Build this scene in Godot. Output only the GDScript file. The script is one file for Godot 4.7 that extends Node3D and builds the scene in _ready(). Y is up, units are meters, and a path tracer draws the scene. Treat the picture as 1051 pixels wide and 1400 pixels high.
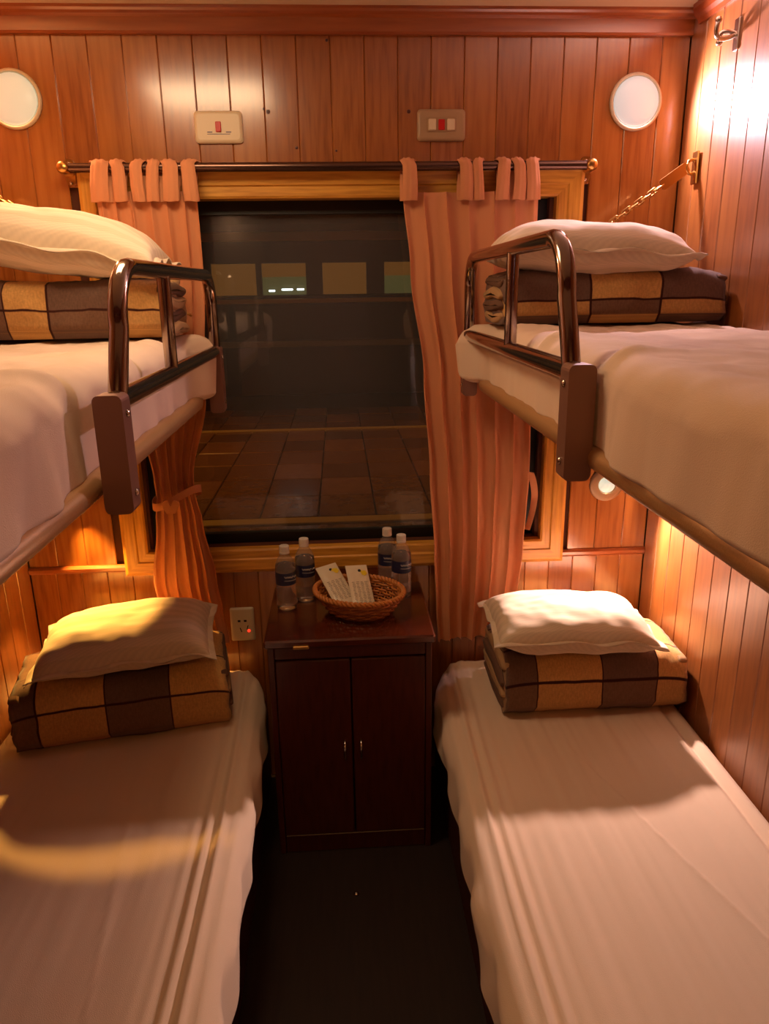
extends Node3D

# ---------------------------------------------------------------- constants (metres; back wall with the window at z = 0)
const XL := -1.011
const XR := 0.989
const CEIL := 2.362
const ZF := 2.08          # partition with the door, behind the camera's lens plane

var M := {}
var taken := {}
var rng := RandomNumberGenerator.new()
var nz := FastNoiseLite.new()

# ---------------------------------------------------------------- mesh building
class MB:
	var v := PackedVector3Array()
	var uv := PackedVector2Array()
	var ix := PackedInt32Array()
	func add(p: Vector3, t := Vector2.ZERO) -> int:
		v.append(p); uv.append(t)
		return v.size() - 1
	func tri(a: int, b: int, c: int) -> void:
		ix.append(a); ix.append(b); ix.append(c)
	func quad(a: int, b: int, c: int, d: int) -> void:
		tri(a, b, c); tri(a, c, d)
	func volume() -> float:
		var s := 0.0
		var o := v[0] if v.size() else Vector3.ZERO
		for k in range(0, ix.size(), 3):
			s += (v[ix[k]] - o).dot((v[ix[k + 1]] - o).cross(v[ix[k + 2]] - o))
		return s
	# rings: Array of PackedVector3Array of one length; uvs the same shape or empty
	func loft(rings: Array, closed := true, cap := true, uvs := []) -> void:
		var first := v.size()
		var i0 := ix.size()
		var n: int = rings[0].size()
		for i in rings.size():
			for j in n:
				add(rings[i][j], uvs[i][j] if uvs.size() else Vector2(float(j) / n, float(i) / maxf(1.0, rings.size() - 1.0)))
		for i in rings.size() - 1:
			for j in (n if closed else n - 1):
				var k := (j + 1) % n
				quad(first + i * n + j, first + i * n + k, first + (i + 1) * n + k, first + (i + 1) * n + j)
		if cap:
			for e in [0, rings.size() - 1]:
				var c := Vector3.ZERO
				for p in rings[e]:
					c += p
				var m := add(c / n, uvs[e][0] if uvs.size() else Vector2(0.5, 0.5))
				for j in n:
					var k := (j + 1) % n
					if e == 0:
						tri(m, first + k, first + j)
					else:
						tri(m, first + e * n + j, first + e * n + k)
		if closed and cap:
			orient(i0)
	# turn the triangles added since i0 so that their fronts are clockwise
	func orient(i0: int) -> void:
		var s := 0.0
		var o := v[ix[i0]]
		for k in range(i0, ix.size(), 3):
			s += (v[ix[k]] - o).dot((v[ix[k + 1]] - o).cross(v[ix[k + 2]] - o))
		if s > 0.0:
			for k in range(i0, ix.size(), 3):
				var t := ix[k + 1]
				ix[k + 1] = ix[k + 2]
				ix[k + 2] = t
	func box(c: Vector3, s: Vector3, b := 0.0, t := Transform3D()) -> void:
		var i0 := ix.size()
		var h := s * 0.5
		b = minf(b, minf(h.x, minf(h.y, h.z)) * 0.9)
		if b <= 0.0:
			var o := v.size()
			for k in 8:
				add(t * (c + Vector3(h.x if k & 1 else -h.x, h.y if k & 2 else -h.y, h.z if k & 4 else -h.z)), Vector2(float(k & 1), float((k >> 1) & 1)))
			for q in [[0, 1, 3, 2], [5, 4, 6, 7], [4, 0, 2, 6], [1, 5, 7, 3], [2, 3, 7, 6], [4, 5, 1, 0]]:
				quad(o + q[0], o + q[1], o + q[2], o + q[3])
		else:
			# 24 corners: for each sign triple three points, one on each face
			var o := v.size()
			for k in 8:
				var sg := Vector3(1 if k & 1 else -1, 1 if k & 2 else -1, 1 if k & 4 else -1)
				for a in 3:
					var p := h - Vector3(b, b, b)
					p[a] = h[a]
					add(t * (c + p * sg), Vector2(float(k & 1), float((k >> 1) & 1)))
			var id := func(k: int, a: int) -> int: return o + k * 3 + a
			for a in 3:
				var u := (a + 1) % 3
				var w := (a + 2) % 3
				for sgn in 2:
					var base := sgn << a
					var q := [base, base | (1 << u), base | (1 << u) | (1 << w), base | (1 << w)]
					var f := [id.call(q[0], a), id.call(q[1], a), id.call(q[2], a), id.call(q[3], a)]
					if sgn == 0:
						f.reverse()
					quad(f[0], f[1], f[2], f[3])
				# edges along axis a
				for su in 2:
					for sw in 2:
						var k0 := (su << u) | (sw << w)
						var k1 := k0 | (1 << a)
						var f := [id.call(k0, u), id.call(k1, u), id.call(k1, w), id.call(k0, w)]
						if su == sw:
							f.reverse()
						quad(f[0], f[1], f[2], f[3])
			for k in 8:
				var odd := ((k & 1) + ((k >> 1) & 1) + ((k >> 2) & 1)) % 2
				if odd:
					tri(o + k * 3, o + k * 3 + 1, o + k * 3 + 2)
				else:
					tri(o + k * 3, o + k * 3 + 2, o + k * 3 + 1)
		orient(i0)
	# tube along points with one radius or a radius for each point
	func tube(pts: PackedVector3Array, r, n := 12, cap := true) -> void:
		var rings := []
		var up := Vector3.UP
		var t0 := (pts[1] - pts[0]).normalized()
		if absf(t0.dot(up)) > 0.9:
			up = Vector3.RIGHT
		var nrm := (up - t0 * up.dot(t0)).normalized()
		for i in pts.size():
			var t: Vector3
			if i == 0:
				t = t0
			elif i == pts.size() - 1:
				t = (pts[i] - pts[i - 1]).normalized()
			else:
				t = ((pts[i + 1] - pts[i]).normalized() + (pts[i] - pts[i - 1]).normalized()).normalized()
			nrm = (nrm - t * nrm.dot(t)).normalized()
			var bi := t.cross(nrm)
			var rr: float = r[i] if r is Array else r
			var ring := PackedVector3Array()
			for j in n:
				var a := TAU * j / n
				ring.append(pts[i] + (nrm * cos(a) + bi * sin(a)) * rr)
			rings.append(ring)
		loft(rings, true, cap)
	# closed loop of tube
	func loop_tube(pts: PackedVector3Array, r: float, n := 8) -> void:
		var i0 := ix.size()
		var first := v.size()
		var m := pts.size()
		for i in m:
			var t := (pts[(i + 1) % m] - pts[(i + m - 1) % m]).normalized()
			var up := Vector3.UP if absf(t.y) < 0.9 else Vector3.RIGHT
			var nrm := (up - t * up.dot(t)).normalized()
			var bi := t.cross(nrm)
			for j in n:
				var a := TAU * j / n
				add(pts[i] + (nrm * cos(a) + bi * sin(a)) * r)
		for i in m:
			for j in n:
				quad(first + i * n + j, first + i * n + (j + 1) % n, first + ((i + 1) % m) * n + (j + 1) % n, first + ((i + 1) % m) * n + j)
		orient(i0)
	# profile of (radius, height) turned round an axis; t places it (axis = local y)
	func lathe(prof: Array, n: int, t := Transform3D(), sharp := false) -> void:
		var i0 := ix.size()
		var rows := []
		for k in prof.size():
			rows.append(prof[k])
		var first := v.size()
		for i in rows.size():
			for j in n + 1:
				var a := TAU * j / n
				add(t * Vector3(cos(a) * rows[i].x, rows[i].y, sin(a) * rows[i].x), Vector2(float(j) / n, float(i) / (rows.size() - 1)))
		for i in rows.size() - 1:
			for j in n:
				var a := first + i * (n + 1) + j
				quad(a, a + 1, a + n + 2, a + n + 1)
		orient(i0)
	func prism(poly: PackedVector2Array, z0: float, z1: float, t := Transform3D()) -> void:
		var a := PackedVector3Array()
		var b := PackedVector3Array()
		for p in poly:
			a.append(t * Vector3(p.x, p.y, z0)); b.append(t * Vector3(p.x, p.y, z1))
		var i0 := ix.size()
		var o := v.size()
		for p in a: add(p)
		for p in b: add(p)
		var n := poly.size()
		for j in n:
			quad(o + j, o + (j + 1) % n, o + n + (j + 1) % n, o + n + j)
		var ti := Geometry2D.triangulate_polygon(poly)
		var ccw := not Geometry2D.is_polygon_clockwise(poly)
		for k in range(0, ti.size(), 3):
			var q := [ti[k], ti[k + 1], ti[k + 2]]
			var ar := (poly[q[1]] - poly[q[0]]).cross(poly[q[2]] - poly[q[0]])
			if (ar > 0) != ccw:
				q.reverse()
			tri(o + q[0], o + q[2], o + q[1])
			tri(o + n + q[0], o + n + q[1], o + n + q[2])
		orient(i0)
	func mesh(smooth := true) -> ArrayMesh:
		var arr := []
		arr.resize(Mesh.ARRAY_MAX)
		if smooth:
			var acc := {}
			var keys := []
			keys.resize(v.size())
			for k in v.size():
				keys[k] = Vector3i((v[k] * 20000.0).round())
			for k in range(0, ix.size(), 3):
				var nn := (v[ix[k + 2]] - v[ix[k]]).cross(v[ix[k + 1]] - v[ix[k]])
				for e in 3:
					var q = keys[ix[k + e]]
					acc[q] = acc.get(q, Vector3.ZERO) + nn
			var nm := PackedVector3Array()
			nm.resize(v.size())
			for k in v.size():
				var q: Vector3 = acc.get(keys[k], Vector3.UP)
				nm[k] = q.normalized() if q.length() > 1e-20 else Vector3.UP
			arr[Mesh.ARRAY_VERTEX] = v
			arr[Mesh.ARRAY_NORMAL] = nm
			arr[Mesh.ARRAY_TEX_UV] = uv
			arr[Mesh.ARRAY_INDEX] = ix
		else:
			var fv := PackedVector3Array()
			var fn := PackedVector3Array()
			var fu := PackedVector2Array()
			for k in range(0, ix.size(), 3):
				var nn := (v[ix[k + 2]] - v[ix[k]]).cross(v[ix[k + 1]] - v[ix[k]]).normalized()
				for e in 3:
					fv.append(v[ix[k + e]]); fn.append(nn); fu.append(uv[ix[k + e]])
			arr[Mesh.ARRAY_VERTEX] = fv
			arr[Mesh.ARRAY_NORMAL] = fn
			arr[Mesh.ARRAY_TEX_UV] = fu
		var am := ArrayMesh.new()
		am.add_surface_from_arrays(Mesh.PRIMITIVE_TRIANGLES, arr)
		return am

# ---------------------------------------------------------------- nodes
func numbered(called: String) -> String:
	if not taken.has(called):
		taken[called] = 0
		return called
	taken[called] += 1
	return "%s_%03d" % [called, taken[called]]

func tag(o: Node3D, label: String, category: String, group := "") -> Node3D:
	o.set_meta("label", label)
	o.set_meta("category", category)
	if group != "":
		o.set_meta("group", group)
	return o

func thing(called: String, label: String, category: String, at := Vector3.ZERO, group := "") -> Node3D:
	var o := Node3D.new()
	o.name = numbered(called)
	add_child(o)
	o.position = at
	tag(o, label, category, group)
	return o

func setting(called: String, at := Vector3.ZERO) -> Node3D:
	var o := Node3D.new()
	o.name = called
	add_child(o)
	o.position = at
	o.set_meta("kind", "structure")
	return o

func put(called: String, mesh: Mesh, mat: Material, parent: Node3D, at := Vector3.ZERO, label := "") -> MeshInstance3D:
	var o := MeshInstance3D.new()
	o.name = called if parent != self else numbered(called)
	o.mesh = mesh
	o.material_override = mat
	parent.add_child(o, true)
	o.position = at
	if label != "":
		o.set_meta("label", label)
	return o

func cbox(size: Vector3, bevel := 0.002) -> ArrayMesh:
	var b := MB.new()
	b.box(Vector3.ZERO, size, bevel)
	return b.mesh(false)

# rounded rectangle outline in 2D, centre at the origin
func rrect(w: float, h: float, r: float, n := 5) -> PackedVector2Array:
	var out := PackedVector2Array()
	for c in 4:
		var sx := 1.0 if c == 0 or c == 3 else -1.0
		var sy := 1.0 if c < 2 else -1.0
		for k in n + 1:
			var a := PI / 2 * (c + float(k) / n)
			out.append(Vector2(sx * (w / 2 - r) + r * cos(a), sy * (h / 2 - r) + r * sin(a)))
	return out

# ---------------------------------------------------------------- materials
func noise_tex(seed_: int, freq: float, oct: int, ramp: Array, w := 512, h := 512, typ := FastNoiseLite.TYPE_SIMPLEX_SMOOTH) -> NoiseTexture2D:
	var f := FastNoiseLite.new()
	f.seed = seed_
	f.noise_type = typ
	f.frequency = freq
	f.fractal_octaves = oct
	var t := NoiseTexture2D.new()
	t.width = w; t.height = h
	t.seamless = true
	t.noise = f
	if ramp.size():
		var g := Gradient.new()
		var off := PackedFloat32Array()
		var col := PackedColorArray()
		for r in ramp:
			off.append(r[0]); col.append(r[1])
		g.offsets = off; g.colors = col
		t.color_ramp = g
	return t

func mat(col: Color, rough := 0.6, metal := 0.0, spec := 0.5) -> StandardMaterial3D:
	var m := StandardMaterial3D.new()
	m.albedo_color = col
	m.roughness = rough
	m.metallic = metal
	m.metallic_specular = spec
	return m

func wood(tex: Texture2D, tint: Color, scale: Vector3, offset: Vector3, rough: float, coat := 0.5) -> StandardMaterial3D:
	var m := mat(tint, rough)
	m.albedo_texture = tex
	m.uv1_triplanar = true
	m.uv1_world_triplanar = true
	m.uv1_scale = scale
	m.uv1_offset = offset
	m.metallic_specular = 0.74 if coat > 0.9 else 0.5
	if coat > 0:
		m.clearcoat_enabled = true
		m.clearcoat = coat
		m.clearcoat_roughness = 0.15
	return m

func cloth(col: Color, tex: Texture2D = null, scale := 9.0) -> StandardMaterial3D:
	var m := mat(col, 0.85, 0.0, 0.35)
	m.rim_enabled = true
	m.rim = 0.25
	m.rim_tint = 0.6
	if tex:
		m.heightmap_enabled = true
		m.heightmap_texture = tex
		m.heightmap_scale = 0.03
		m.uv1_triplanar = true
		m.uv1_scale = Vector3(scale, scale, scale)
	return m

func make_materials() -> void:
	var wa := noise_tex(3, 0.012, 5, [[0.0, Color(0.82, 0.74, 0.66)], [0.35, Color(0.91, 0.87, 0.82)], [0.6, Color(0.96, 0.94, 0.91)], [1.0, Color(1, 1, 1)]])
	var wb := noise_tex(8, 0.02, 4, [[0.0, Color(0.78, 0.69, 0.60)], [0.45, Color(0.91, 0.86, 0.80)], [1.0, Color(1, 0.98, 0.95)]])
	M.wa = wa
	var tints := [Color(0.69, 0.435, 0.19), Color(0.715, 0.46, 0.205), Color(0.66, 0.41, 0.175), Color(0.70, 0.445, 0.19), Color(0.675, 0.42, 0.18)]
	M.plank = []
	M.plank_side = []
	for k in 5:
		M.plank.append(wood(wa if k % 2 else wb, tints[k], Vector3(5.5, 0.45, 5.5), Vector3(0.37 * k, 0.21 * k, 0.53 * k), 0.25, 1.0))
	for k in 5:
		var sm: StandardMaterial3D = wood(wa if k % 2 else wb, tints[k] * Color(0.94, 0.92, 0.90), Vector3(5.5, 0.45, 5.5), Vector3(0.29 * k, 0.33 * k, 0.41 * k), 0.40, 1.0)
		sm.clearcoat_roughness = 0.32
		M.plank_side.append(sm)
	M.knot = mat(Color(0.30, 0.13, 0.06), 0.4)
	M.backing = mat(Color(0.34, 0.17, 0.085), 0.8)
	M.trim = wood(wa, Color(0.68, 0.38, 0.175), Vector3(0.5, 6, 6), Vector3(0.1, 0.2, 0.3), 0.32, 1.0)
	M.trim_z = wood(wa, Color(0.62, 0.31, 0.15), Vector3(6, 6, 0.5), Vector3(0.1, 0.2, 0.3), 0.35)
	M.frame_h = wood(wb, Color(0.90, 0.68, 0.28), Vector3(0.5, 7, 7), Vector3(0.1, 0.2, 0.3), 0.42, 0.3)
	M.frame_v = wood(wb, Color(0.90, 0.68, 0.28), Vector3(7, 0.5, 7), Vector3(0.1, 0.2, 0.3), 0.42, 0.3)
	M.table = wood(wb, Color(0.35, 0.145, 0.08), Vector3(0.9, 5, 5), Vector3(0.1, 0.2, 0.3), 0.22, 0.7)
	M.table_front = wood(wb, Color(0.35, 0.145, 0.08), Vector3(5, 0.7, 5), Vector3(0.4, 0.2, 0.3), 0.4, 0.2)
	M.floor = wood(wb, Color(0.17, 0.105, 0.075), Vector3(5, 5, 0.5), Vector3(0.4, 0.2, 0.3), 0.6, 0.0)
	M.bunk_base = wood(wb, Color(0.35, 0.145, 0.08), Vector3(5, 5, 0.6), Vector3(0.2, 0.2, 0.1), 0.5, 0.0)
	M.ceiling = mat(Color(0.86, 0.80, 0.68), 0.6)
	M.chrome = mat(Color(0.66, 0.60, 0.56), 0.12, 1.0)
	M.steel = mat(Color(0.80, 0.76, 0.72), 0.2, 1.0)
	M.brass = mat(Color(0.78, 0.60, 0.34), 0.3, 1.0)
	M.rod = mat(Color(0.42, 0.32, 0.28), 0.25, 0.9)
	var ham := noise_tex(31, 0.05, 3, [])
	M.pipe = mat(Color(0.72, 0.56, 0.38), 0.40, 0.35)
	M.pipe.heightmap_enabled = true
	M.pipe.heightmap_texture = ham
	M.pipe.heightmap_scale = 0.02
	M.pipe.uv1_triplanar = true
	M.pipe.uv1_scale = Vector3(7, 7, 7)
	M.bracket = mat(Color(0.54, 0.39, 0.33), 0.42, 0.25)
	M.weave = noise_tex(12, 0.09, 3, [], 512, 512)
	M.sheet = cloth(Color(0.89, 0.80, 0.715), M.weave, 9.0)
	M.curtain = cloth(Color(0.85, 0.585, 0.42), M.weave, 8.0)
	M.curtain.backlight_enabled = true
	M.curtain.backlight = Color(0.45, 0.30, 0.2)
	M.rubber = mat(Color(0.045, 0.04, 0.038), 0.55)
	M.plate = mat(Color(0.86, 0.80, 0.68), 0.35)
	M.plate_tan = mat(Color(0.66, 0.55, 0.42), 0.35)
	M.slot = mat(Color(0.06, 0.045, 0.04), 0.6)
	M.red = mat(Color(0.75, 0.10, 0.08), 0.35)
	M.print = mat(Color(0.20, 0.22, 0.42), 0.5)
	M.glass = mat(Color(1, 1, 1, 0.03), 0.02)
	M.glass.transparency = BaseMaterial3D.TRANSPARENCY_ALPHA
	M.wicker = mat(Color(0.74, 0.46, 0.21), 0.45)
	M.wicker_dark = mat(Color(0.58, 0.33, 0.14), 0.5)
	M.paper = mat(Color(0.86, 0.80, 0.70), 0.3)
	M.ink = mat(Color(0.40, 0.34, 0.30), 0.6)
	M.yellow = mat(Color(0.88, 0.76, 0.10), 0.4)
	M.black_ink = mat(Color(0.10, 0.09, 0.08), 0.5)
	M.cap = mat(Color(0.86, 0.82, 0.78), 0.4)
	M.label = mat(Color(0.12, 0.15, 0.30), 0.35)
	M.label_white = mat(Color(0.82, 0.80, 0.78), 0.4)
	M.bottle = mat(Color(0.86, 0.82, 0.80, 0.16), 0.04)
	M.bottle.transparency = BaseMaterial3D.TRANSPARENCY_ALPHA
	M.water = mat(Color(1, 1, 1, 0.0), 0.02)
	M.water.refraction_enabled = true
	M.water.refraction_scale = 0.033
	M.led = mat(Color(0.8, 0.1, 0.05), 0.4)
	M.led.emission_enabled = true
	M.led.emission = Color(1.0, 0.22, 0.12)
	M.led.emission_energy_multiplier = 1.6

func glow(col: Color, e: float) -> StandardMaterial3D:
	var m := mat(Color(0.8, 0.8, 0.78), 0.3)
	m.emission_enabled = true
	m.emission = col
	m.emission_energy_multiplier = e
	return m

# ---------------------------------------------------------------- the room
func plank_mesh(w: float, h: float, t := 0.014) -> ArrayMesh:
	return cbox(Vector3(w, h, t), 0.0022)

func build_room() -> void:
	# floor, ceiling
	var fl := setting("floor")
	put("floor_covering", cbox(Vector3(2.3, 0.05, 3.4), 0.0), M.floor, fl, Vector3(-0.011, -0.025, 1.55))
	var ce := setting("ceiling")
	put("ceiling_panel", cbox(Vector3(2.3, 0.05, 3.4), 0.0), M.ceiling, ce, Vector3(-0.011, CEIL + 0.025, 1.55))
	# back wall: a backing with the opening of the window, then planks
	var wb := setting("wall_back")
	var L := -0.62
	var R := 0.62
	var B := 0.86
	var T := 1.905
	var m := MB.new()
	m.box(Vector3((XL - 0.15 + L) / 2, 1.2, -0.047), Vector3(L - XL + 0.15, 2.5, 0.06))
	m.box(Vector3((XR + 0.15 + R) / 2, 1.2, -0.047), Vector3(XR + 0.15 - R, 2.5, 0.06))
	m.box(Vector3(0, (B - 0.05) / 2, -0.047), Vector3(R - L, B + 0.05, 0.06))
	m.box(Vector3(0, (T + 2.45) / 2, -0.047), Vector3(R - L, 2.45 - T, 0.06))
	put("backing", m.mesh(false), M.backing, wb)
	# outer skin of the coach, round the opening
	var pitch := 0.0915
	var x := XL
	var k := 0
	var crown := 2.305
	while x < XR - 0.005:
		var w: float = minf(pitch, XR - x)
		var cx := x + w / 2
		var pieces := []
		if cx + w / 2 > -0.66 and cx - w / 2 < 0.66:
			pieces = [[1.93, crown]]
		else:
			pieces = [[0.80, crown]]
		for p in pieces:
			var o := put("plank", plank_mesh(w - 0.0006, p[1] - p[0]), M.plank[(k * 3 + k / 4) % 5], wb, Vector3(cx, (p[0] + p[1]) / 2, -0.008 + rng.randf_range(-0.0006, 0.0006)))
			o.rotation.y = deg_to_rad(rng.randf_range(-0.7, 0.7))
			o.rotation.x = deg_to_rad(rng.randf_range(-0.15, 0.15)) if p[1] - p[0] < 0.6 else 0.0
		x += pitch
		k += 1
	# a few dark knots in the timber
	for q in [[-0.178, 2.118, 0.006], [-0.105, 2.028, 0.004], [-0.012, 2.305 - 0.015, 0.004], [0.005, 2.02, 0.003], [0.208, 2.118, 0.005], [-0.19, 2.125, 0.003]]:
		var kn := MB.new()
		kn.lathe([Vector2(0, 0), Vector2(q[2], 0), Vector2(q[2] * 0.9, 0.0004), Vector2(0, 0.0006)], 12, Transform3D(Basis(Vector3(1, 0, 0), Vector3(0, 0, 1.25), Vector3(0, -1, 0)), Vector3(q[0], q[1], -0.0006)))
		put("knot", kn.mesh(true), M.knot, wb)
	# planks below the chair rail
	x = XL
	k = 0
	while x < XR - 0.005:
		var w: float = minf(0.08, XR - x)
		var o := put("plank", plank_mesh(w - 0.0006, 0.80), M.plank[(k * 2 + k / 3) % 5], wb, Vector3(x + w / 2, 0.40, -0.008 + rng.randf_range(-0.0006, 0.0006)))
		o.rotation.y = deg_to_rad(rng.randf_range(-0.6, 0.6))
		x += 0.08
		k += 1
	# side walls of vertical planks
	for s: int in [-1, 1]:
		var wl := setting("wall_right" if s > 0 else "wall_left")
		var wx := XR if s > 0 else XL
		put("backing", cbox(Vector3(0.06, 2.5, 2.25), 0.0), M.backing, wl, Vector3(wx + s * 0.046, 1.2, 1.03))
		var z := 0.0
		k = 0
		while z < ZF - 0.005:
			var w: float = minf(0.0895, ZF - z)
			var o := put("plank", plank_mesh(w - 0.0012, 2.36), M.plank_side[(k * 2 + k / 3 + (1 if s > 0 else 3)) % 5], wl, Vector3(wx + s * (0.008 + rng.randf_range(-0.0005, 0.0005)), 1.18, z + w / 2))
			o.rotation.y = PI / 2 + deg_to_rad(rng.randf_range(-0.5, 0.5))
			z += 0.0895
			k += 1
	# partition with the doorway in which the camera stands, and the corridor behind it
	var wf := setting("wall_front")
	m = MB.new()
	m.box(Vector3((XL - 0.1 - 0.42) / 2, 1.2, ZF + 0.03), Vector3(-0.42 - XL + 0.1, 2.45, 0.05))
	m.box(Vector3((XR + 0.1 + 0.42) / 2, 1.2, ZF + 0.03), Vector3(XR + 0.1 - 0.42, 2.45, 0.05))
	m.box(Vector3(0, (2.06 + 2.42) / 2, ZF + 0.03), Vector3(0.84, 0.36, 0.05))
	put("partition", m.mesh(false), M.table, wf)
	var wc := setting("wall_corridor")
	m = MB.new()
	m.box(Vector3(-0.011, 1.2, 3.12), Vector3(2.3, 2.45, 0.06))
	m.box(Vector3(-1.13, 1.2, 2.62), Vector3(0.06, 2.45, 1.0))
	m.box(Vector3(1.11, 1.2, 2.62), Vector3(0.06, 2.45, 1.0))
	put("corridor_panel", m.mesh(false), M.bunk_base, wc)
	# crown mouldings
	var prof := PackedVector2Array([Vector2(0, 0), Vector2(0.014, 0), Vector2(0.016, 0.006), Vector2(0.016, 0.038), Vector2(0.021, 0.041), Vector2(0.026, 0.043), Vector2(0.028, 0.049), Vector2(0.033, 0.054), Vector2(0.034, 0.058), Vector2(0.034, 0.064), Vector2(0, 0.064)])
	m = MB.new()
	m.prism(prof, XL, XR, Transform3D(Basis(Vector3(0, 0, 1), Vector3(0, 1, 0), Vector3(1, 0, 0)), Vector3(0, crown - 0.004, -0.002)))
	put("trim_1", m.mesh(false), M.trim, self).set_meta("kind", "structure")
	var side := PackedVector2Array([Vector2(0, 0), Vector2(0.008, 0), Vector2(0.012, 0.01), Vector2(0.02, 0.018), Vector2(0.026, 0.034), Vector2(0.026, 0.05), Vector2(0, 0.05)])
	m = MB.new()
	m.prism(side, 0.05, ZF, Transform3D(Basis(Vector3(-1, 0, 0), Vector3(0, 1, 0), Vector3(0, 0, 1)), Vector3(XR + 0.002, 2.316, 0)))
	put("trim_2", m.mesh(false), M.trim_z, self).set_meta("kind", "structure")
	m = MB.new()
	m.prism(side, 0.05, ZF, Transform3D(Basis(Vector3(1, 0, 0), Vector3(0, 1, 0), Vector3(0, 0, 1)), Vector3(XL - 0.002, 2.316, 0)))
	put("trim_3", m.mesh(false), M.trim_z, self).set_meta("kind", "structure")
	# chair rails left and right of the window
	var rail := PackedVector2Array([Vector2(0, -0.013), Vector2(0.008, -0.011), Vector2(0.013, -0.004), Vector2(0.013, 0.005), Vector2(0.007, 0.012), Vector2(0, 0.013)])
	var n := 4
	for seg in [[XL, -0.705], [0.705, XR]]:
		m = MB.new()
		m.prism(rail, seg[0], seg[1], Transform3D(Basis(Vector3(0, 0, 1), Vector3(0, 1, 0), Vector3(1, 0, 0)), Vector3(0, 0.803, -0.002)))
		put("trim_%d" % n, m.mesh(false), M.trim, self).set_meta("kind", "structure")
		n += 1

# sweep of a profile (offset outward from the inner edge, height off the wall) along one side of a rectangle, mitred
func mitred(prof: Array, corners: Array, k: int) -> ArrayMesh:
	var a: Vector2 = corners[k]
	var b: Vector2 = corners[(k + 1) % 4]
	var c: Vector2 = (corners[0] + corners[2]) / 2
	var r0 := PackedVector3Array()
	var r1 := PackedVector3Array()
	var da := Vector2(signf(a.x - c.x), signf(a.y - c.y))
	var db := Vector2(signf(b.x - c.x), signf(b.y - c.y))
	for p in prof:
		var qa: Vector2 = a + da * p.x
		var qb: Vector2 = b + db * p.x
		r0.append(Vector3(qa.x, qa.y, p.y))
		r1.append(Vector3(qb.x, qb.y, p.y))
	var m := MB.new()
	m.loft([r0, r1])
	return m.mesh(false)

func build_window() -> void:
	var w := setting("window_1")
	# moulded timber surround: the inner opening, measured on the wall
	var inn := [Vector2(-0.630, 0.858), Vector2(0.632, 0.858), Vector2(0.632, 1.897), Vector2(-0.630, 1.897)]
	var prof := [Vector2(0, -0.03), Vector2(0, 0.012), Vector2(0.006, 0.016), Vector2(0.030, 0.016), Vector2(0.034, 0.021), Vector2(0.066, 0.023), Vector2(0.076, 0.018), Vector2(0.076, -0.004), Vector2(0.03, -0.006)]
	for k in 4:
		put("frame_board", mitred(prof, inn, k), M.frame_h if k % 2 == 0 else M.frame_v, w)
	# reveal: four boards lining the opening
	var rev := [Vector2(0, -0.078), Vector2(0, -0.028), Vector2(0.012, -0.028), Vector2(0.012, -0.078)]
	for k in 4:
		put("reveal_board", mitred(rev, inn, k), M.frame_v, w)
	# black rubber gasket with rounded corners, glass in it
	var c := Vector2(0.001, 1.3775)
	var oo := rrect(1.262, 1.039, 0.002, 8)
	var oi := rrect(1.19, 0.966, 0.085, 8)
	var m := MB.new()
	var rings := []
	for q in [[oo, -0.066], [oo, -0.046], [oi, -0.040], [oi, -0.066]]:
		var r := PackedVector3Array()
		for p in q[0]:
			r.append(Vector3(p.x + c.x, p.y + c.y, q[1]))
		rings.append(r)
	rings.append(rings[0])
	m.loft(rings, true, false)
	put("gasket", m.mesh(false), M.rubber, w)
	var g := MB.new()
	g.prism(rrect(1.20, 0.976, 0.085, 6), -0.0615, -0.0555, Transform3D(Basis(), Vector3(c.x, c.y, 0)))
	put("pane", g.mesh(false), M.glass, w)

# ---------------------------------------------------------------- lamps
func wall_lamp(at: Vector3, r: float, col: Color, light_col: Color, energy: float, glow_e: float, label: String, ring_w: float, spot := Vector3.ZERO, angle := 60.0, soft := 0.3) -> void:
	var t := thing("wall_lamp", label, "lamp", at, "round lamps on the window wall")
	var face := Transform3D(Basis(Vector3(1, 0, 0), Vector3(0, 0, 1), Vector3(0, -1, 0)), Vector3.ZERO)   # local y becomes z
	var m := MB.new()
	m.lathe([Vector2(0.0, 0.0), Vector2(r + ring_w, 0.0), Vector2(r + ring_w, 0.006), Vector2(r + ring_w * 0.6, 0.011), Vector2(r, 0.012), Vector2(r - 0.003, 0.008), Vector2(r - 0.003, 0.002), Vector2(0, 0.002)], 40, face)
	put("housing", m.mesh(true), M.plate_tan if ring_w > 0.01 else M.plate, t)
	m = MB.new()
	var d := []
	for k in 9:
		var a := PI / 2 * k / 8.0
		d.append(Vector2(maxf(0.0, (r - 0.004) * cos(a)), 0.006 + 0.024 * sin(a)))
	d.push_front(Vector2(0.0, 0.004))
	m.lathe(d, 36, face)
	put("lens", m.mesh(true), glow(col, glow_e), t)
	if spot == Vector3.ZERO:
		var l := OmniLight3D.new()
		l.name = "light"
		t.add_child(l)
		l.position = Vector3(0, 0, 0.020)
		l.light_color = light_col
		l.light_energy = energy
		l.light_size = 0.02
		l.omni_range = 12.0
		l.omni_attenuation = 2.0
		l.shadow_enabled = true
	else:
		var l := SpotLight3D.new()
		l.name = "light"
		t.add_child(l)
		l.position = Vector3(0, 0, 0.020)
		l.look_at_from_position(at + l.position, at + l.position + spot, Vector3.UP)
		l.light_color = light_col
		l.light_energy = energy
		l.light_size = 0.016
		l.spot_range = 12.0
		l.spot_attenuation = 2.0
		l.spot_angle = angle
		l.spot_angle_attenuation = soft
		l.shadow_enabled = true

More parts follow.
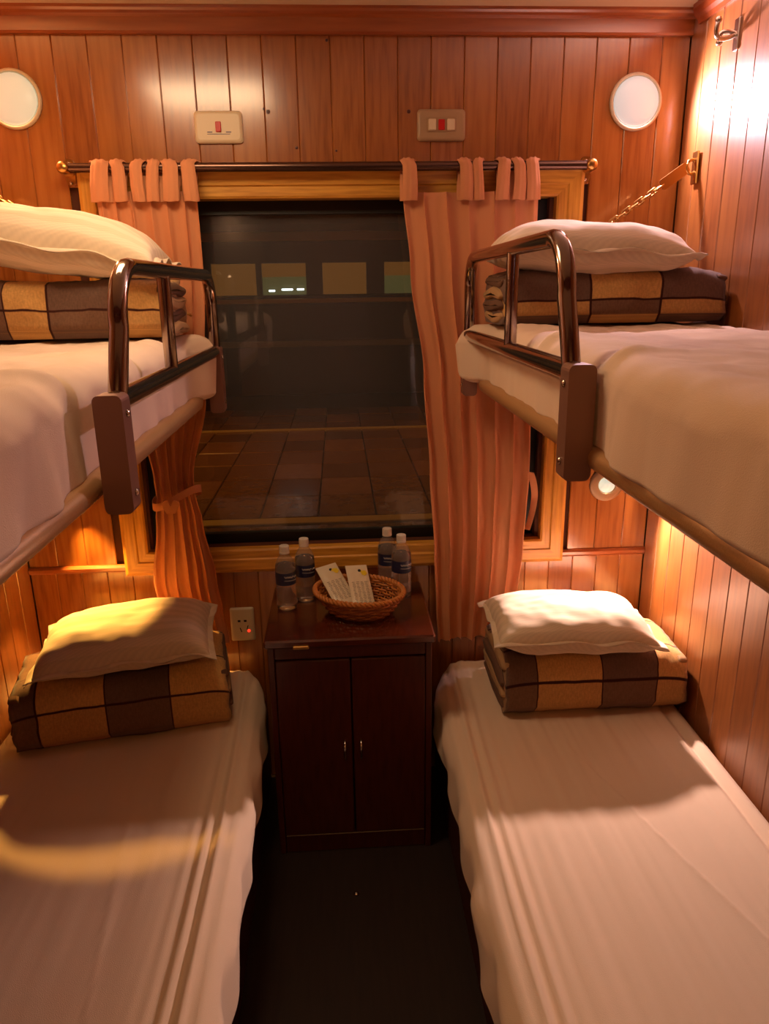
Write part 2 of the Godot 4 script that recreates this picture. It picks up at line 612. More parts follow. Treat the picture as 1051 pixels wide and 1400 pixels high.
func build_lamps() -> void:
	var ahead := Vector3(0, -0.22, 1.0)
	wall_lamp(Vector3(-0.851, 2.148, 0), 0.068, Color(0.72, 0.72, 0.60), Color(1.0, 0.74, 0.52), 0.36, 0.72, "round warm white wall lamp high above the left upper bunk", 0.006, ahead, 84.0, 0.5)
	wall_lamp(Vector3(0.845, 2.140, 0), 0.068, Color(0.72, 0.74, 0.74), Color(1.0, 0.85, 0.90), 0.58, 0.72, "round bluish white wall lamp high above the right upper bunk", 0.006, ahead, 84.0, 0.5)
	wall_lamp(Vector3(0.843, 1.034, 0), 0.030, Color(0.75, 0.75, 0.66), Color(1.0, 0.83, 0.77), 1.35, 1.2, "small round reading lamp with wide rim below the right upper bunk", 0.024, Vector3(-0.06, -0.52, 0.85), 58.0, 0.4)
	wall_lamp(Vector3(-0.850, 1.034, 0), 0.030, Color(0.75, 0.72, 0.55), Color(1.0, 0.72, 0.34), 1.0, 1.2, "small round reading lamp hidden below the left upper bunk", 0.024, Vector3(0.22, -0.90, 0.36), 35.0, 0.05)
	# ceiling lamp, mirrored in the varnish of the window wall
	var t := thing("ceiling_lamp", "square white ceiling lamp above the aisle, mirrored in the wall", "lamp", Vector3(-0.42, CEIL, 0.68))
	put("housing", cbox(Vector3(0.46, 0.03, 0.40), 0.006), M.steel, t, Vector3(0, -0.014, 0))
	put("diffuser", cbox(Vector3(0.42, 0.03, 0.36), 0.008), glow(Color(0.9, 0.88, 0.78), 2.0), t, Vector3(0, -0.034, 0))
	var l := AreaLight3D.new()
	l.name = "light"
	t.add_child(l)
	l.position = Vector3(0, -0.055, 0)
	l.rotation.x = -PI / 2
	l.area_size = Vector2(0.40, 0.34)
	l.light_color = Color(1.0, 0.82, 0.62)
	l.light_energy = 0.62
	l.area_range = 12.0
	l.area_attenuation = 2.0
	l.shadow_enabled = true

	# lamp in the corridor behind the camera: its light comes in through the doorway
	var cl := thing("ceiling_lamp", "long corridor ceiling lamp outside the compartment door", "lamp", Vector3(0.0, CEIL, 2.66))
	put("housing", cbox(Vector3(0.90, 0.03, 0.20), 0.006), M.steel, cl, Vector3(0, -0.014, 0))
	put("diffuser", cbox(Vector3(0.86, 0.03, 0.16), 0.008), glow(Color(0.9, 0.80, 0.6), 1.5), cl, Vector3(0, -0.034, 0))
	var c2 := AreaLight3D.new()
	c2.name = "light"
	cl.add_child(c2)
	c2.position = Vector3(0, -0.055, 0)
	c2.rotation.x = -PI / 2
	c2.area_size = Vector2(0.84, 0.15)
	c2.light_color = Color(1.0, 0.68, 0.36)
	c2.light_energy = 0.7
	c2.area_range = 12.0
	c2.area_attenuation = 2.0
	c2.shadow_enabled = true

# ---------------------------------------------------------------- bedding
func smooth(a: float, b: float, x: float) -> float:
	return smoothstep(a, b, x)

# mattress under a sheet; s = -1 left, +1 right; xin(z) inner edge, xout wall edge
func mattress(s: int, xin: Callable, xout: float, y0: float, y1: float, z0: float, z1: float, r: float, wr: Callable) -> ArrayMesh:
	var m := MB.new()
	var rings := []
	var nzs := 150
	var zs := []
	for i in 9:
		var a := PI / 2 * i / 8.0
		zs.append([z0 + r * (1 - sin(a)) , 1.0 - cos(a)])
	zs.reverse()
	# ends are rounded by insetting the section
	var list := []
	for i in 9:
		var a := PI / 2 * i / 8.0
		list.append([z0 + r * 0.8 * (1.0 - cos(a)), r * (1.0 - sin(a))])
	for i in range(1, nzs):
		list.append([lerpf(z0 + r * 0.8, z1 - r * 0.8, float(i) / nzs), 0.0])
	for i in 9:
		var a := PI / 2 * (8 - i) / 8.0
		list.append([z1 - r * 0.8 * (1.0 - cos(a)), r * (1.0 - sin(a))])
	for e in list:
		var z: float = e[0]
		var ins: float = e[1]
		var xi: float = xin.call(z) + ins
		var xo := xout - ins
		var ya := y0 + ins
		var yb := y1 - ins
		var rr := maxf(0.004, minf(r - ins * 0.6, (yb - ya) / 2 * 0.98))
		var rb := minf(rr, 0.022)
		var pts := PackedVector3Array()
		# top from inner to wall, fine
		var nt := 110
		for c in 4:   # corner arcs: inner top, wall top, wall bottom, inner bottom
			var cxy: Vector2
			match c:
				0: cxy = Vector2(xi + rr, yb - rr)
				1: cxy = Vector2(xo - rr, yb - rr)
				2: cxy = Vector2(xo - rr, ya + rb)
				3: cxy = Vector2(xi + rr, ya + rb)
			for k in 8:
				var a: float = [PI, PI / 2, 0.0, -PI / 2][c] - PI / 2 * k / 7.0
				pts.append(Vector3(cxy.x + rr * cos(a), cxy.y + (rr if c < 2 else rb) * sin(a), z))
			if c == 0:
				for k in range(1, nt):
					pts.append(Vector3(lerpf(xi + rr, xo - rr, float(k) / nt), yb, z))
		# displacement
		for j in pts.size():
			var p := pts[j]
			var d: Vector3 = wr.call(p, yb)
			p += d
			pts[j] = Vector3(p.x * s, p.y, p.z)
		rings.append(pts)
	m.loft(rings)
	return m.mesh(true)

func build_lower_bunks() -> void:
	for s: int in [-1, 1]:
		var right := s > 0
		var wall := XR if right else -XL
		var b := thing("lower_bunk", "dark wooden lower bunk box along the %s wall" % ("right" if right else "left"), "bunk bed", Vector3.ZERO, "lower bunk boxes")
		put("side_panel", cbox(Vector3(0.02, 0.29, 2.04), 0.003), M.bunk_base, b, Vector3(s * 0.30, 0.145, 1.035))
		put("end_panel", cbox(Vector3(wall - 0.315, 0.29, 0.02), 0.003), M.bunk_base, b, Vector3(s * (0.31 + wall - 0.004) / 2, 0.145, 0.025))
		put("deck", cbox(Vector3(wall - 0.295, 0.02, 2.04), 0.003), M.bunk_base, b, Vector3(s * (0.29 + wall - 0.006) / 2, 0.30, 1.035))
		var n2 := FastNoiseLite.new()
		n2.seed = 5 if right else 9
		n2.frequency = 1.0
		n2.fractal_octaves = 2
		var xin := func(z: float) -> float:
			return 0.248 + 0.085 * exp(-pow(maxf(z, 0.0) / 0.13, 1.3)) + 0.012 * exp(-pow((z - 0.5) / 0.25, 2.0)) + 0.004 * sin(z * 9.0 + s)
		var wr := func(p: Vector3, yb: float) -> Vector3:
			var top := smoothstep(yb - 0.05, yb - 0.01, p.y)
			var sidew := 1.0 - smoothstep(0.24, 0.36, p.x)
			# long soft folds along the bed, stronger at the aisle edge
			var f := n2.get_noise_2d(p.x * 13.0 + p.z * 0.5, p.z * 0.5) * (0.0028 if right else 0.0012)
			f += n2.get_noise_2d(p.x * 30.0 - p.z * 0.8 + 40.0, p.z * 0.7) * (0.0014 if right else 0.0005)
			var edge := exp(-pow((p.x - 0.315) / 0.05, 2.0))
			f += edge * 0.006 * sin((p.x + 0.02 * sin(p.z * 1.7)) * 190.0 + p.z * 1.4)
			# sharp crease running out to the wall
			var cr := p.x - (0.60 + 0.30 * (p.z - 0.6)) if right else p.x - (0.55 - 0.12 * (p.z - 0.7))
			f += (0.0045 if right else 0.002) * exp(-absf(cr) / 0.012) * smoothstep(0.45, 0.8, p.z) * (1.0 if cr < 0 else 0.35)
			# the mattress sinks a little toward its middle
			f -= 0.006 * exp(-pow((p.x - 0.62) / 0.2, 2.0))
			# dip and piping along the wall
			if right:
				f -= 0.018 * exp(-pow((p.x - 0.925) / 0.014, 2.0))
			var dx := sidew * (0.006 * sin(p.z * 23.0 + p.y * 30.0) + 0.010 * n2.get_noise_2d(p.z * 5.0, p.y * 7.0)) * (1.0 - top)
			return Vector3(dx, f * top, 0)
		var mesh := mattress(s, xin, wall - 0.006, 0.312, 0.452, 0.022, 2.05, 0.055, wr)
		var o := put("mattress", mesh, M.sheet, self)
		tag(o, "mattress under a creased cream sheet on the %s lower bunk" % ("right" if right else "left"), "mattress", "sheeted mattresses")

func build_upper_bunks() -> void:
	for s: int in [-1, 1]:
		var right := s > 0
		var side := "right" if right else "left"
		var wall := XR if right else -XL
		var xr := 0.366 if right else 0.352       # line of the safety rail
		var yb := 1.520 if right else 1.489       # lower rail
		var yt := 1.728 if right else 1.690       # top of the hoop
		var yp := 1.386 if right else 1.354       # edge pipe
		var xp := 0.404
		var b := thing("upper_bunk", "upper bunk with chrome safety rail on the %s wall" % side, "bunk bed", Vector3.ZERO, "upper bunks")
		put("deck", cbox(Vector3(wall - xp - 0.03, 0.02, 1.91), 0.004), M.bunk_base, b, Vector3(s * (xp + 0.02 + wall - 0.008) / 2, yp - 0.012, 1.085))
		var m := MB.new()
		m.tube(PackedVector3Array([Vector3(s * (wall - 0.01), yp, 0.120), Vector3(s * (xp + 0.10), yp, 0.120), Vector3(s * (xp + 0.03), yp, 0.128), Vector3(s * (xp + 0.007), yp, 0.155), Vector3(s * xp, yp, 0.20), Vector3(s * xp, yp, 0.6), Vector3(s * xp, yp, 1.2), Vector3(s * xp, yp, 2.05)]), 0.0205, 20)
		put("edge_pipe", m.mesh(true), M.pipe, b)
		# safety rail: hoop, middle post, lower rail, two brackets
		var zn := 1.088
		var zf := 0.125
		var zm := 0.69 if not right else 0.645
		var hoop := PackedVector3Array()
		var rb := 0.095
		hoop.append(Vector3(s * xr, yb, zf))
		for k in 9:
			var a := PI / 2 * k / 8.0
			hoop.append(Vector3(s * xr, yt - rb * 0.8 + rb * 0.8 * sin(a), zf + rb * 0.8 - rb * 0.8 * cos(a)))
		for k in 9:
			var a := PI / 2 * (8 - k) / 8.0
			hoop.append(Vector3(s * xr, yt - rb + rb * sin(a), zn - 0.05 - rb + rb * cos(a)))
		hoop.append(Vector3(s * xr, yb, zn))
		m = MB.new()
		m.tube(hoop, 0.0155, 16)
		put("rail_hoop", m.mesh(true), M.chrome, b)
		m = MB.new()
		m.tube(PackedVector3Array([Vector3(s * xr, yb, zm), Vector3(s * xr, yt, zm)]), 0.0135, 16)
		put("rail_post", m.mesh(true), M.chrome, b)
		m = MB.new()
		m.tube(PackedVector3Array([Vector3(s * xr, yb, zf - 0.02), Vector3(s * xr, yb, zn + 0.02)]), 0.0165, 16)
		put("lower_rail", m.mesh(true), M.chrome, b)
		for zz in [zf, zn + 0.03]:
			m = MB.new()
			var hgt := yb - yp + 0.050
			m.prism(rrect(0.044 if zz > 0.5 else 0.040, hgt, 0.010, 4), -0.022, 0.022, Transform3D(Basis(), Vector3(s * (xr + 0.002), yb + 0.014 - hgt / 2, zz)))
			var br := put("rail_bracket", m.mesh(false), M.bracket, b)
			for q in [0.03, hgt - 0.03]:
				var c := MB.new()
				c.lathe([Vector2(0, 0), Vector2(0.006, 0), Vector2(0.006, 0.002), Vector2(0.003, 0.004), Vector2(0, 0.004)], 10, Transform3D(Basis(Vector3(0, 1, 0), Vector3(-s, 0, 0), Vector3(0, 0, 1)), Vector3(s * (xr - 0.0202 if zz > 0.5 else xr - 0.0182), yb + 0.014 - q, zz)))
				put("bolt", c.mesh(true), M.steel, br)
		# mattress
		var n2 := FastNoiseLite.new()
		n2.seed = 25 if right else 19
		n2.frequency = 1.0
		n2.fractal_octaves = 3
		var xin := func(z: float) -> float:
			return 0.396 - 0.080 * exp(-pow(maxf(z - 0.10, 0.0) / 0.07, 2.0)) - 0.022 * smoothstep(1.13, 1.30, z) + (0.0 if right else 0.01)
		var wr := func(p: Vector3, ytop: float) -> Vector3:
			var top := smoothstep(ytop - 0.06, ytop - 0.01, p.y)
			var f := n2.get_noise_2d(p.x * 5.0, p.z * 4.0) * 0.008 + n2.get_noise_2d(p.x * 12.0 + 7.0, p.z * 9.0) * 0.003
			# tucks where the sheet is pulled under the rail posts
			for q in [0.42, 0.75, 1.14]:
				f += 0.012 * exp(-pow((p.z - q - 0.25 * (p.x - 0.4)) / 0.022, 2.0)) * (1.0 - smoothstep(0.40, 0.58, p.x))
			f += 0.0
			var sd := 1.0 - smoothstep(0.36, 0.44, p.x)
			var dx := sd * (1.0 - top) * (0.008 * sin(p.z * 40.0 + p.y * 25.0) * (1.0 if not right else 0.4) + 0.012 * n2.get_noise_2d(p.z * 6.0, p.y * 10.0))
			return Vector3(dx, f * top, 0)
		var mesh := mattress(s, xin, wall - 0.006, yp + 0.001, 1.552 if right else 1.535, 0.104, 2.04, 0.055, wr)
		var o := put("mattress", mesh, M.sheet, self)
		tag(o, "mattress under a rumpled pale sheet on the %s upper bunk" % side, "mattress", "sheeted mattresses")
		build_chain(s, xr, yb)

func build_chain(s: int, xr: float, yb: float) -> void:
	var wall := XR if s > 0 else -XL
	var a := Vector3(s * (wall - 0.030), 1.955, 0.115)
	var e := Vector3(s * (xr + 0.055), 1.58, 0.098)
	var t := thing("support_chain", "steel chain holding the %s upper bunk to the corner of the walls" % ("right" if s > 0 else "left"), "chain", Vector3.ZERO, "bunk support chains")
	var m := MB.new()
	m.box(Vector3(s * (wall - 0.006), 1.955, 0.115), Vector3(0.006, 0.085, 0.035), 0.003)
	put("wall_plate", m.mesh(false), M.brass, t)
	m = MB.new()
	var lp := PackedVector3Array()
	for k in 16:
		var q := TAU * k / 16
		lp.append(Vector3(s * (wall - 0.016) + 0.014 * cos(q) * -s, 1.957 + 0.018 * sin(q), 0.115))
	m.loop_tube(lp, 0.0045)
	put("eye_ring", m.mesh(true), M.brass, t)
	# a flat strap next to the plate, then links
	var dir := (e - a).normalized()
	var up := Vector3(0, 0, 1)
	var side := dir.cross(up).normalized()
	m = MB.new()
	m.prism(rrect(0.085, 0.030, 0.008, 3), -0.003, 0.003, Transform3D(Basis(dir, side, up), a + dir * 0.038))
	put("strap", m.mesh(false), M.brass, t)
	var link := MB.new()
	lp = PackedVector3Array()
	for k in 16:
		var q := TAU * k / 16
		lp.append(Vector3(0.0085 * signf(cos(q)) + 0.0065 * cos(q), 0.0068 * sin(q), 0))
	link.loop_tube(lp, 0.0026, 6)
	var lm := link.mesh(true)
	var start := a + dir * 0.088
	var n := int((e - start).length() / 0.0205)
	for k in n:
		var o := put("link", lm, M.brass, t)
		var z := up if k % 2 else side
		o.transform = Transform3D(Basis(dir, z.cross(dir), z), start + dir * 0.0205 * k)

# painted check of the blankets: cols = [end of column as a share of the width, tone], lines = heights (share of the way round)
func plaid(cols: Array, rows: Array, swap: bool, sd: int) -> ImageTexture:
	var im := Image.create(320, 320, false, Image.FORMAT_RGB8)
	var n := FastNoiseLite.new()
	n.seed = sd
	n.frequency = 0.35
	var tan := Color(0.82, 0.65, 0.40)
	var dark := Color(0.44, 0.345, 0.30)
	var line := Color(0.22, 0.085, 0.07)
	for y in 320:
		var v := y / 320.0
		var r := 0
		var rd := 1.0
		for q in rows:
			if v > q: r += 1
			rd = minf(rd, absf(v - q))
		for x in 320:
			var u := x / 320.0
			var c := 0
			var cd := 1.0
			for q in cols:
				if u > q[0]: c += 1
				cd = minf(cd, absf(u - q[0])) if q[0] < 0.99 else cd
			var tone: int = cols[mini(c, cols.size() - 1)][1]
			if swap and r == 0:
				tone = 1 - tone
			var p := dark if tone else tan
			if r % 2 == 0:
				p = p.lerp(Color(0.62, 0.45, 0.30), 0.22)
			if rd < 0.0034 or cd < 0.0042:
				p = line
			p = p * (1.0 + 0.10 * n.get_noise_2d(x, y * 0.4) + 0.08 * n.get_noise_2d(x * 0.5, y * 2.0 + 90.0))
			im.set_pixel(x, y, Color(p.r, p.g, p.b))
	return ImageTexture.create_from_image(im)

func blanket(label: String, at: Vector3, turn: float, w: float, d: float, h: float, tex: Texture2D, sd: int) -> Node3D:
	var t := thing("folded_blanket", label, "blanket", at, "folded check blankets")
	t.rotation.y = turn
	var n2 := FastNoiseLite.new()
	n2.seed = sd
	n2.frequency = 1.0
	var m := MB.new()
	var rings := []
	var uvs := []
	var nx := 40
	var r := h * 0.36
	var per := 2.0 * (d + h)
	for i in nx + 1:
		var u := float(i) / nx
		var endf := 1.0 - 0.10 * pow(absf(2 * u - 1), 8.0)
		var pts := PackedVector3Array()
		var uv := PackedVector2Array()
		# start at the bottom of the front face and go up, over, down the back, back along the bottom
		var path := []
		for k in 6: path.append(Vector2(d / 2, lerpf(r * 0.5, h - r, k / 5.0)))
		for k in range(1, 6):
			var a := PI / 2 * k / 6.0
			path.append(Vector2(d / 2 - r + r * cos(a), h - r + r * sin(a)))
		for k in 15: path.append(Vector2(lerpf(d / 2 - r, -d / 2 + r, k / 14.0), h))
		for k in range(1, 6):
			var a := PI / 2 + PI / 2 * k / 6.0
			path.append(Vector2(-d / 2 + r + r * cos(a), h - r + r * sin(a)))
		for k in 5: path.append(Vector2(-d / 2, lerpf(h - r, r * 0.5, k / 4.0)))
		path.append(Vector2(-d / 2 + r * 0.4, 0.002))
		for k in range(1, 6): path.append(Vector2(lerpf(-d / 2 + r * 0.4, d / 2 - r * 0.4, k / 6.0), 0.0))
		path.append(Vector2(d / 2 - r * 0.4, 0.002))
		var arc := 0.0
		for j in path.size():
			var p: Vector2 = path[j]
			if j: arc += p.distance_to(path[j - 1])
			var x := (u - 0.5) * w
			var wob := 0.010 * n2.get_noise_2d(u * 3.0, arc * 6.0) + 0.004 * n2.get_noise_2d(u * 9.0, arc * 16.0 + 20.0)
			var yy := p.y * endf - (0.012 * sin(PI * u) if p.y > h * 0.6 else 0.0) * sin(PI * clampf((p.x + d / 2) / d, 0, 1))
			var zz := p.x * (1.0 + 0.02 * endf) + wob * (1.0 if absf(p.x) > d * 0.4 else 0.4)
			yy += wob * 0.9 * smoothstep(0.03, 0.1, p.y)
			x += 0.012 * n2.get_noise_2d(arc * 9.0, 50.0 + signf(u - 0.5)) * pow(absf(2 * u - 1), 4.0)
			pts.append(Vector3(x, maxf(yy, 0.0), zz))
			uv.append(Vector2(u, arc / per))
		rings.append(pts)
		uvs.append(uv)
	m.loft(rings, true, true, uvs)
	var ma := cloth(Color(1, 1, 1))
	ma.albedo_texture = tex
	put("cover", m.mesh(true), ma, t)
	# the layers of the fold that show at the two ends
	var lay := cloth(Color(0.70, 0.56, 0.40))
	var lay2 := cloth(Color(0.42, 0.31, 0.25))
	for e in [-1, 1]:
		for k in 4:
			var lm := MB.new()
			var rr := []
			var hh := h * 0.88 / 4.0
			for i in 7:
				var q := i / 6.0
				var xx: float = e * (w / 2 - 0.02 + 0.030 * sin(q * PI / 2) + 0.004 * sin(k * 2.3 + sd))
				var sc := sqrt(maxf(0.02, 1.0 - q * q))
				var ring := PackedVector3Array()
				for j in 20:
					var a := TAU * j / 20
					var dz := (d * 0.46) * signf(cos(a)) * pow(absf(cos(a)), 0.35) * (0.9 + 0.1 * sc)
					ring.append(Vector3(xx, hh * (k + 0.58) + hh * 0.52 * sc * sin(a) + 0.005 * sin(dz * 30.0 + k * 1.7 + sd), dz))
				rr.append(ring)
			lm.loft(rr)
			put("fold_layer", lm.mesh(true), lay if (k + sd) % 2 else lay2, t)
	return t

func pillow(label: String, at: Vector3, rot: Vector3, w: float, d: float, h: float, ma: Material, sd: int, sag: float) -> void:
	var t := thing("pillow", label, "pillow", at, "cream pillows on the blankets")
	t.rotation = rot
	var n2 := FastNoiseLite.new()
	n2.seed = sd
	n2.frequency = 1.0
	n2.fractal_octaves = 2
	var nx := 64
	var nz_ := 48
	var fl := 0.94       # the flange begins here
	var m := MB.new()
	var fm := MB.new()
	var pos := func(u: float, v: float, up: float) -> Vector3:
		var pu := absf(u) / fl
		var pv := absf(v) / fl
		var hh := 0.0
		if pu < 1.0 and pv < 1.0:
			hh = pow(1.0 - pow(pu, 3.6), 0.5) * pow(1.0 - pow(pv, 3.2), 0.5)
		# edges drawn in between the corners
		var x := w / 2 * u * (1.0 - 0.05 * (1.0 - v * v) * u * u)
		var z := d / 2 * v * (1.0 - 0.07 * (1.0 - u * u) * v * v)
		var y := hh * h * (0.52 if up > 0 else -0.48)
		y *= 1.0 + 0.14 * n2.get_noise_2d(u * 0.8, v * 0.8 + up)
		y += 0.03 * h * n2.get_noise_2d(u * 2.2, v * 1.8 + up * 9.0) * minf(1.0, hh * 2.0)
		# droop of the rim over what lies below; ripple of the flange
		y -= sag * (pow(absf(u), 4.0) * 0.6 + pow(absf(v), 3.0) * 0.4)
		y += 0.006 * sin(u * 9.0 + sd) * (1.0 - hh) + 0.005 * sin(v * 8.0 + sd * 2.0) * (1.0 - hh)
		return Vector3(x, y, z)
	for side in [1.0, -1.0]:
		var first := m.v.size()
		for i in nx + 1:
			for j in nz_ + 1:
				var u := 2.0 * i / nx - 1.0
				var v := 2.0 * j / nz_ - 1.0
				u *= fl; v *= fl
				m.add(pos.call(u, v, side), Vector2(0.5 + u / 2, 0.5 + v / 2))
		for i in nx:
			for j in nz_:
				var a := first + i * (nz_ + 1) + j
				if side > 0:
					m.quad(a, a + 1, a + nz_ + 2, a + nz_ + 1)
				else:
					m.quad(a, a + nz_ + 1, a + nz_ + 2, a + 1)
	m.orient(0)
	put("cushion", m.mesh(true), ma, t)
	# flange: a thin hem all round
	var rings := []
	var steps := 120
	for i in steps + 1:
		var q := 4.0 * i / steps
		var k := int(q) % 4
		var f := q - int(q)
		var uv: Vector2
		match k:
			0: uv = Vector2(-1 + 2 * f, 1)
			1: uv = Vector2(1, 1 - 2 * f)
			2: uv = Vector2(1 - 2 * f, -1)
			3: uv = Vector2(-1, -1 + 2 * f)
		var a: Vector3 = pos.call(uv.x * fl * 0.985, uv.y * fl * 0.985, 1.0)
		var b: Vector3 = pos.call(uv.x, uv.y, 1.0)
		var a2: Vector3 = pos.call(uv.x * fl * 0.985, uv.y * fl * 0.985, -1.0)
		a = (a + a2) / 2
		var c := a.lerp(b, 0.5) + Vector3(0, 0.003 * sin(i * 0.9), 0)
		b += Vector3(0, 0.005 * sin(i * 0.7 + sd), 0)
		var e := Vector3(0, 0.0018, 0)
		rings.append(PackedVector3Array([a + e, c + e, b + e, b - e, c - e, a - e]))
	fm.loft(rings, true, false)
	fm.orient(0)
	put("hem", fm.mesh(true), ma, t)

func stripes(sd: int) -> ImageTexture:
	var im := Image.create(64, 256, false, Image.FORMAT_RGB8)
	for y in 256:
		var b := 1.0 if (y / 14) % 2 == 0 else 0.955
		for x in 64:
			var c := Color(0.92, 0.85, 0.76) * b * (1.0 + 0.03 * sin(x * 2.1 + y * 1.3 + sd))
			im.set_pixel(x, y, Color(c.r, c.g, c.b * (0.98 if b < 1.0 else 1.0)))
	return ImageTexture.create_from_image(im)

func build_bedding() -> void:
	var pm := cloth(Color(1, 1, 1))
	pm.albedo_texture = stripes(1)
	# lower right
	blanket("folded check blanket under a pillow on the right lower bunk", Vector3(0.705, 0.456, 0.262), 0.0, 0.53, 0.31, 0.186, plaid([[0.17, 1], [0.53, 0], [0.83, 1], [1.0, 0]], [0.075, 0.20, 0.36], false, 3), 4)
	pillow("cream pillow on the folded blanket of the right lower bunk", Vector3(0.645, 0.703, 0.305), Vector3(0.02, -0.03, -0.03), 0.49, 0.31, 0.130, pm, 3, 0.014)
	# lower left
	blanket("folded check blanket under a pillow on the left lower bunk", Vector3(-0.655, 0.455, 0.290), deg_to_rad(11.0), 0.565, 0.31, 0.190, plaid([[0.11, 1], [0.42, 0], [0.72, 1], [1.0, 0]], [0.085, 0.22, 0.38], false, 7), 11)
	pillow("cream pillow on the folded blanket of the left lower bunk", Vector3(-0.635, 0.708, 0.300), Vector3(0.04, 0.14, 0.05), 0.50, 0.32, 0.135, pm, 8, 0.016)
	# upper right
	blanket("folded check blanket under a pillow on the right upper bunk", Vector3(0.690, 1.557, 0.265), 0.0, 0.565, 0.24, 0.135, plaid([[0.385, 1], [0.70, 0], [1.0, 1]], [0.045, 0.19, 0.35], true, 13), 17)
	pillow("cream pillow on the folded blanket of the right upper bunk", Vector3(0.635, 1.740, 0.285), Vector3(0.01, -0.06, -0.04), 0.52, 0.29, 0.125, pm, 12, 0.024)
	# upper left
	blanket("folded check blanket under a pillow on the left upper bunk", Vector3(-0.700, 1.541, 0.265), 0.0, 0.555, 0.24, 0.145, plaid([[0.32, 1], [0.50, 0], [0.80, 1], [1.0, 0]], [0.055, 0.20, 0.36], false, 21), 27)
	pillow("cream pillow bending over the folded blanket of the left upper bunk", Vector3(-0.685, 1.768, 0.285), Vector3(0.02, 0.03, -0.15), 0.54, 0.30, 0.145, pm, 30, 0.022)

# ---------------------------------------------------------------- curtains
# keys: [y, left x, right x, depth of pleat, z]; ring = front then back of the cloth
func curtain_mesh(keys: Array, n: int, ph: float, sd: int) -> ArrayMesh:
	var n2 := FastNoiseLite.new()
	n2.seed = sd
	n2.frequency = 1.0
	var rings := []
	var rows := 90
	var y0: float = keys[0][0]
	var y1: float = keys[keys.size() - 1][0]
	for i in rows + 1:
		var y := lerpf(y0, y1, float(i) / rows)
		var k := 0
		while k < keys.size() - 2 and y < keys[k + 1][0]: k += 1
		var f: float = clampf((y - keys[k][0]) / (keys[k + 1][0] - keys[k][0]), 0, 1)
		f = f * f * (3 - 2 * f)
		var xl: float = lerpf(keys[k][1], keys[k + 1][1], f)
		var xr: float = lerpf(keys[k][2], keys[k + 1][2], f)
		var am: float = lerpf(keys[k][3], keys[k + 1][3], f)
		var zc: float = lerpf(keys[k][4], keys[k + 1][4], f)
		var fr := PackedVector3Array()
		var bk := PackedVector3Array()
		var cols := 110
		for j in cols + 1:
			var s := float(j) / cols
			var wave := TAU * n * s + ph + 1.7 * n2.get_noise_2d(s * 2.0, y * 0.6)
			var w2 := sin(wave)
			var z := zc + 0.62 * am * (w2 * 0.8 * (0.55 + 0.9 * absf(n2.get_noise_2d(s * 2.0 + 11.0, y * 0.7))) + 0.16 * sin(wave * 2.3 + 1.0) + 0.8 * n2.get_noise_2d(s * 4.0 + 30.0, y * 1.2))
			var x := lerpf(xl, xr, s + 0.30 / n * 0.5 * sin(wave + 1.2) * minf(1.0, minf(s, 1 - s) * 8.0))
			var yy := y
			if i == rows: yy += 0.012 * n2.get_noise_2d(s * 4.0, 3.0)
			fr.append(Vector3(x, yy, z))
			bk.append(Vector3(x, yy, z - 0.003))
		bk.reverse()
		fr.append_array(bk)
		rings.append(fr)
	var m := MB.new()
	m.loft(rings, true, false)
	# close top and bottom
	var L: int = rings[0].size()
	for e in [0, rows]:
		for j in L / 2 - 1:
			var a: int = e * L + j
			var b: int = e * L + L - 1 - j
			if e == 0: m.quad(a, b, b - 1, a + 1)
			else: m.quad(a, a + 1, b - 1, b)
	m.orient(0)
	return m.mesh(true)

func tab_mesh(xa: float, xb: float, ya: float, yrod: float, zrod: float, zf: float) -> ArrayMesh:
	# a loop of cloth over the rod: front strip, round the rod, back strip
	var path := PackedVector2Array()
	path.append(Vector2(zf + 0.004, ya))
	path.append(Vector2(zf + 0.008, (ya + yrod) / 2))
	for k in 9:
		var a := PI * k / 8.0
		path.append(Vector2(zrod + 0.0165 * cos(a), yrod + 0.0165 * sin(a)))
	path.append(Vector2(zf - 0.012, (ya + yrod) / 2))
	path.append(Vector2(zf - 0.006, ya))
	var rings := []
	for k in path.size():
		var p := path[k]
		var c := Vector2(zrod, minf(yrod, p.y))
		var inn := p.lerp(c, 0.0)
		var dir := (p - c).normalized() if p.distance_to(c) > 0.001 else Vector2(1, 0)
		inn = p - dir * 0.002
		var squeeze := 0.004 * sin(k * 0.8 + xa * 40.0)
		var ring := PackedVector3Array()
		for q in 9:
			var u := q / 4.0 - 1.0
			var bul := 0.0055 * (1.0 - u * u) + 0.0016 * sin(u * 9.0 + xa * 70.0)
			ring.append(Vector3((xa + xb) / 2 + (xb - xa) / 2 * u * (1.0 - 0.10 * sin(k * 0.5)) + squeeze, p.y + (dir.y * bul if p.y > yrod else 0.0) - (0.0012 * sin(u * 3.0 + xa * 90.0) if k == 0 else 0.0), p.x + dir.x * bul))
		ring.append(Vector3(xb - 0.002 + squeeze, inn.y, inn.x))
		ring.append(Vector3(xa + 0.002 + squeeze, inn.y, inn.x))
		rings.append(ring)
	var m := MB.new()
	m.loft(rings)
	return m.mesh(true)

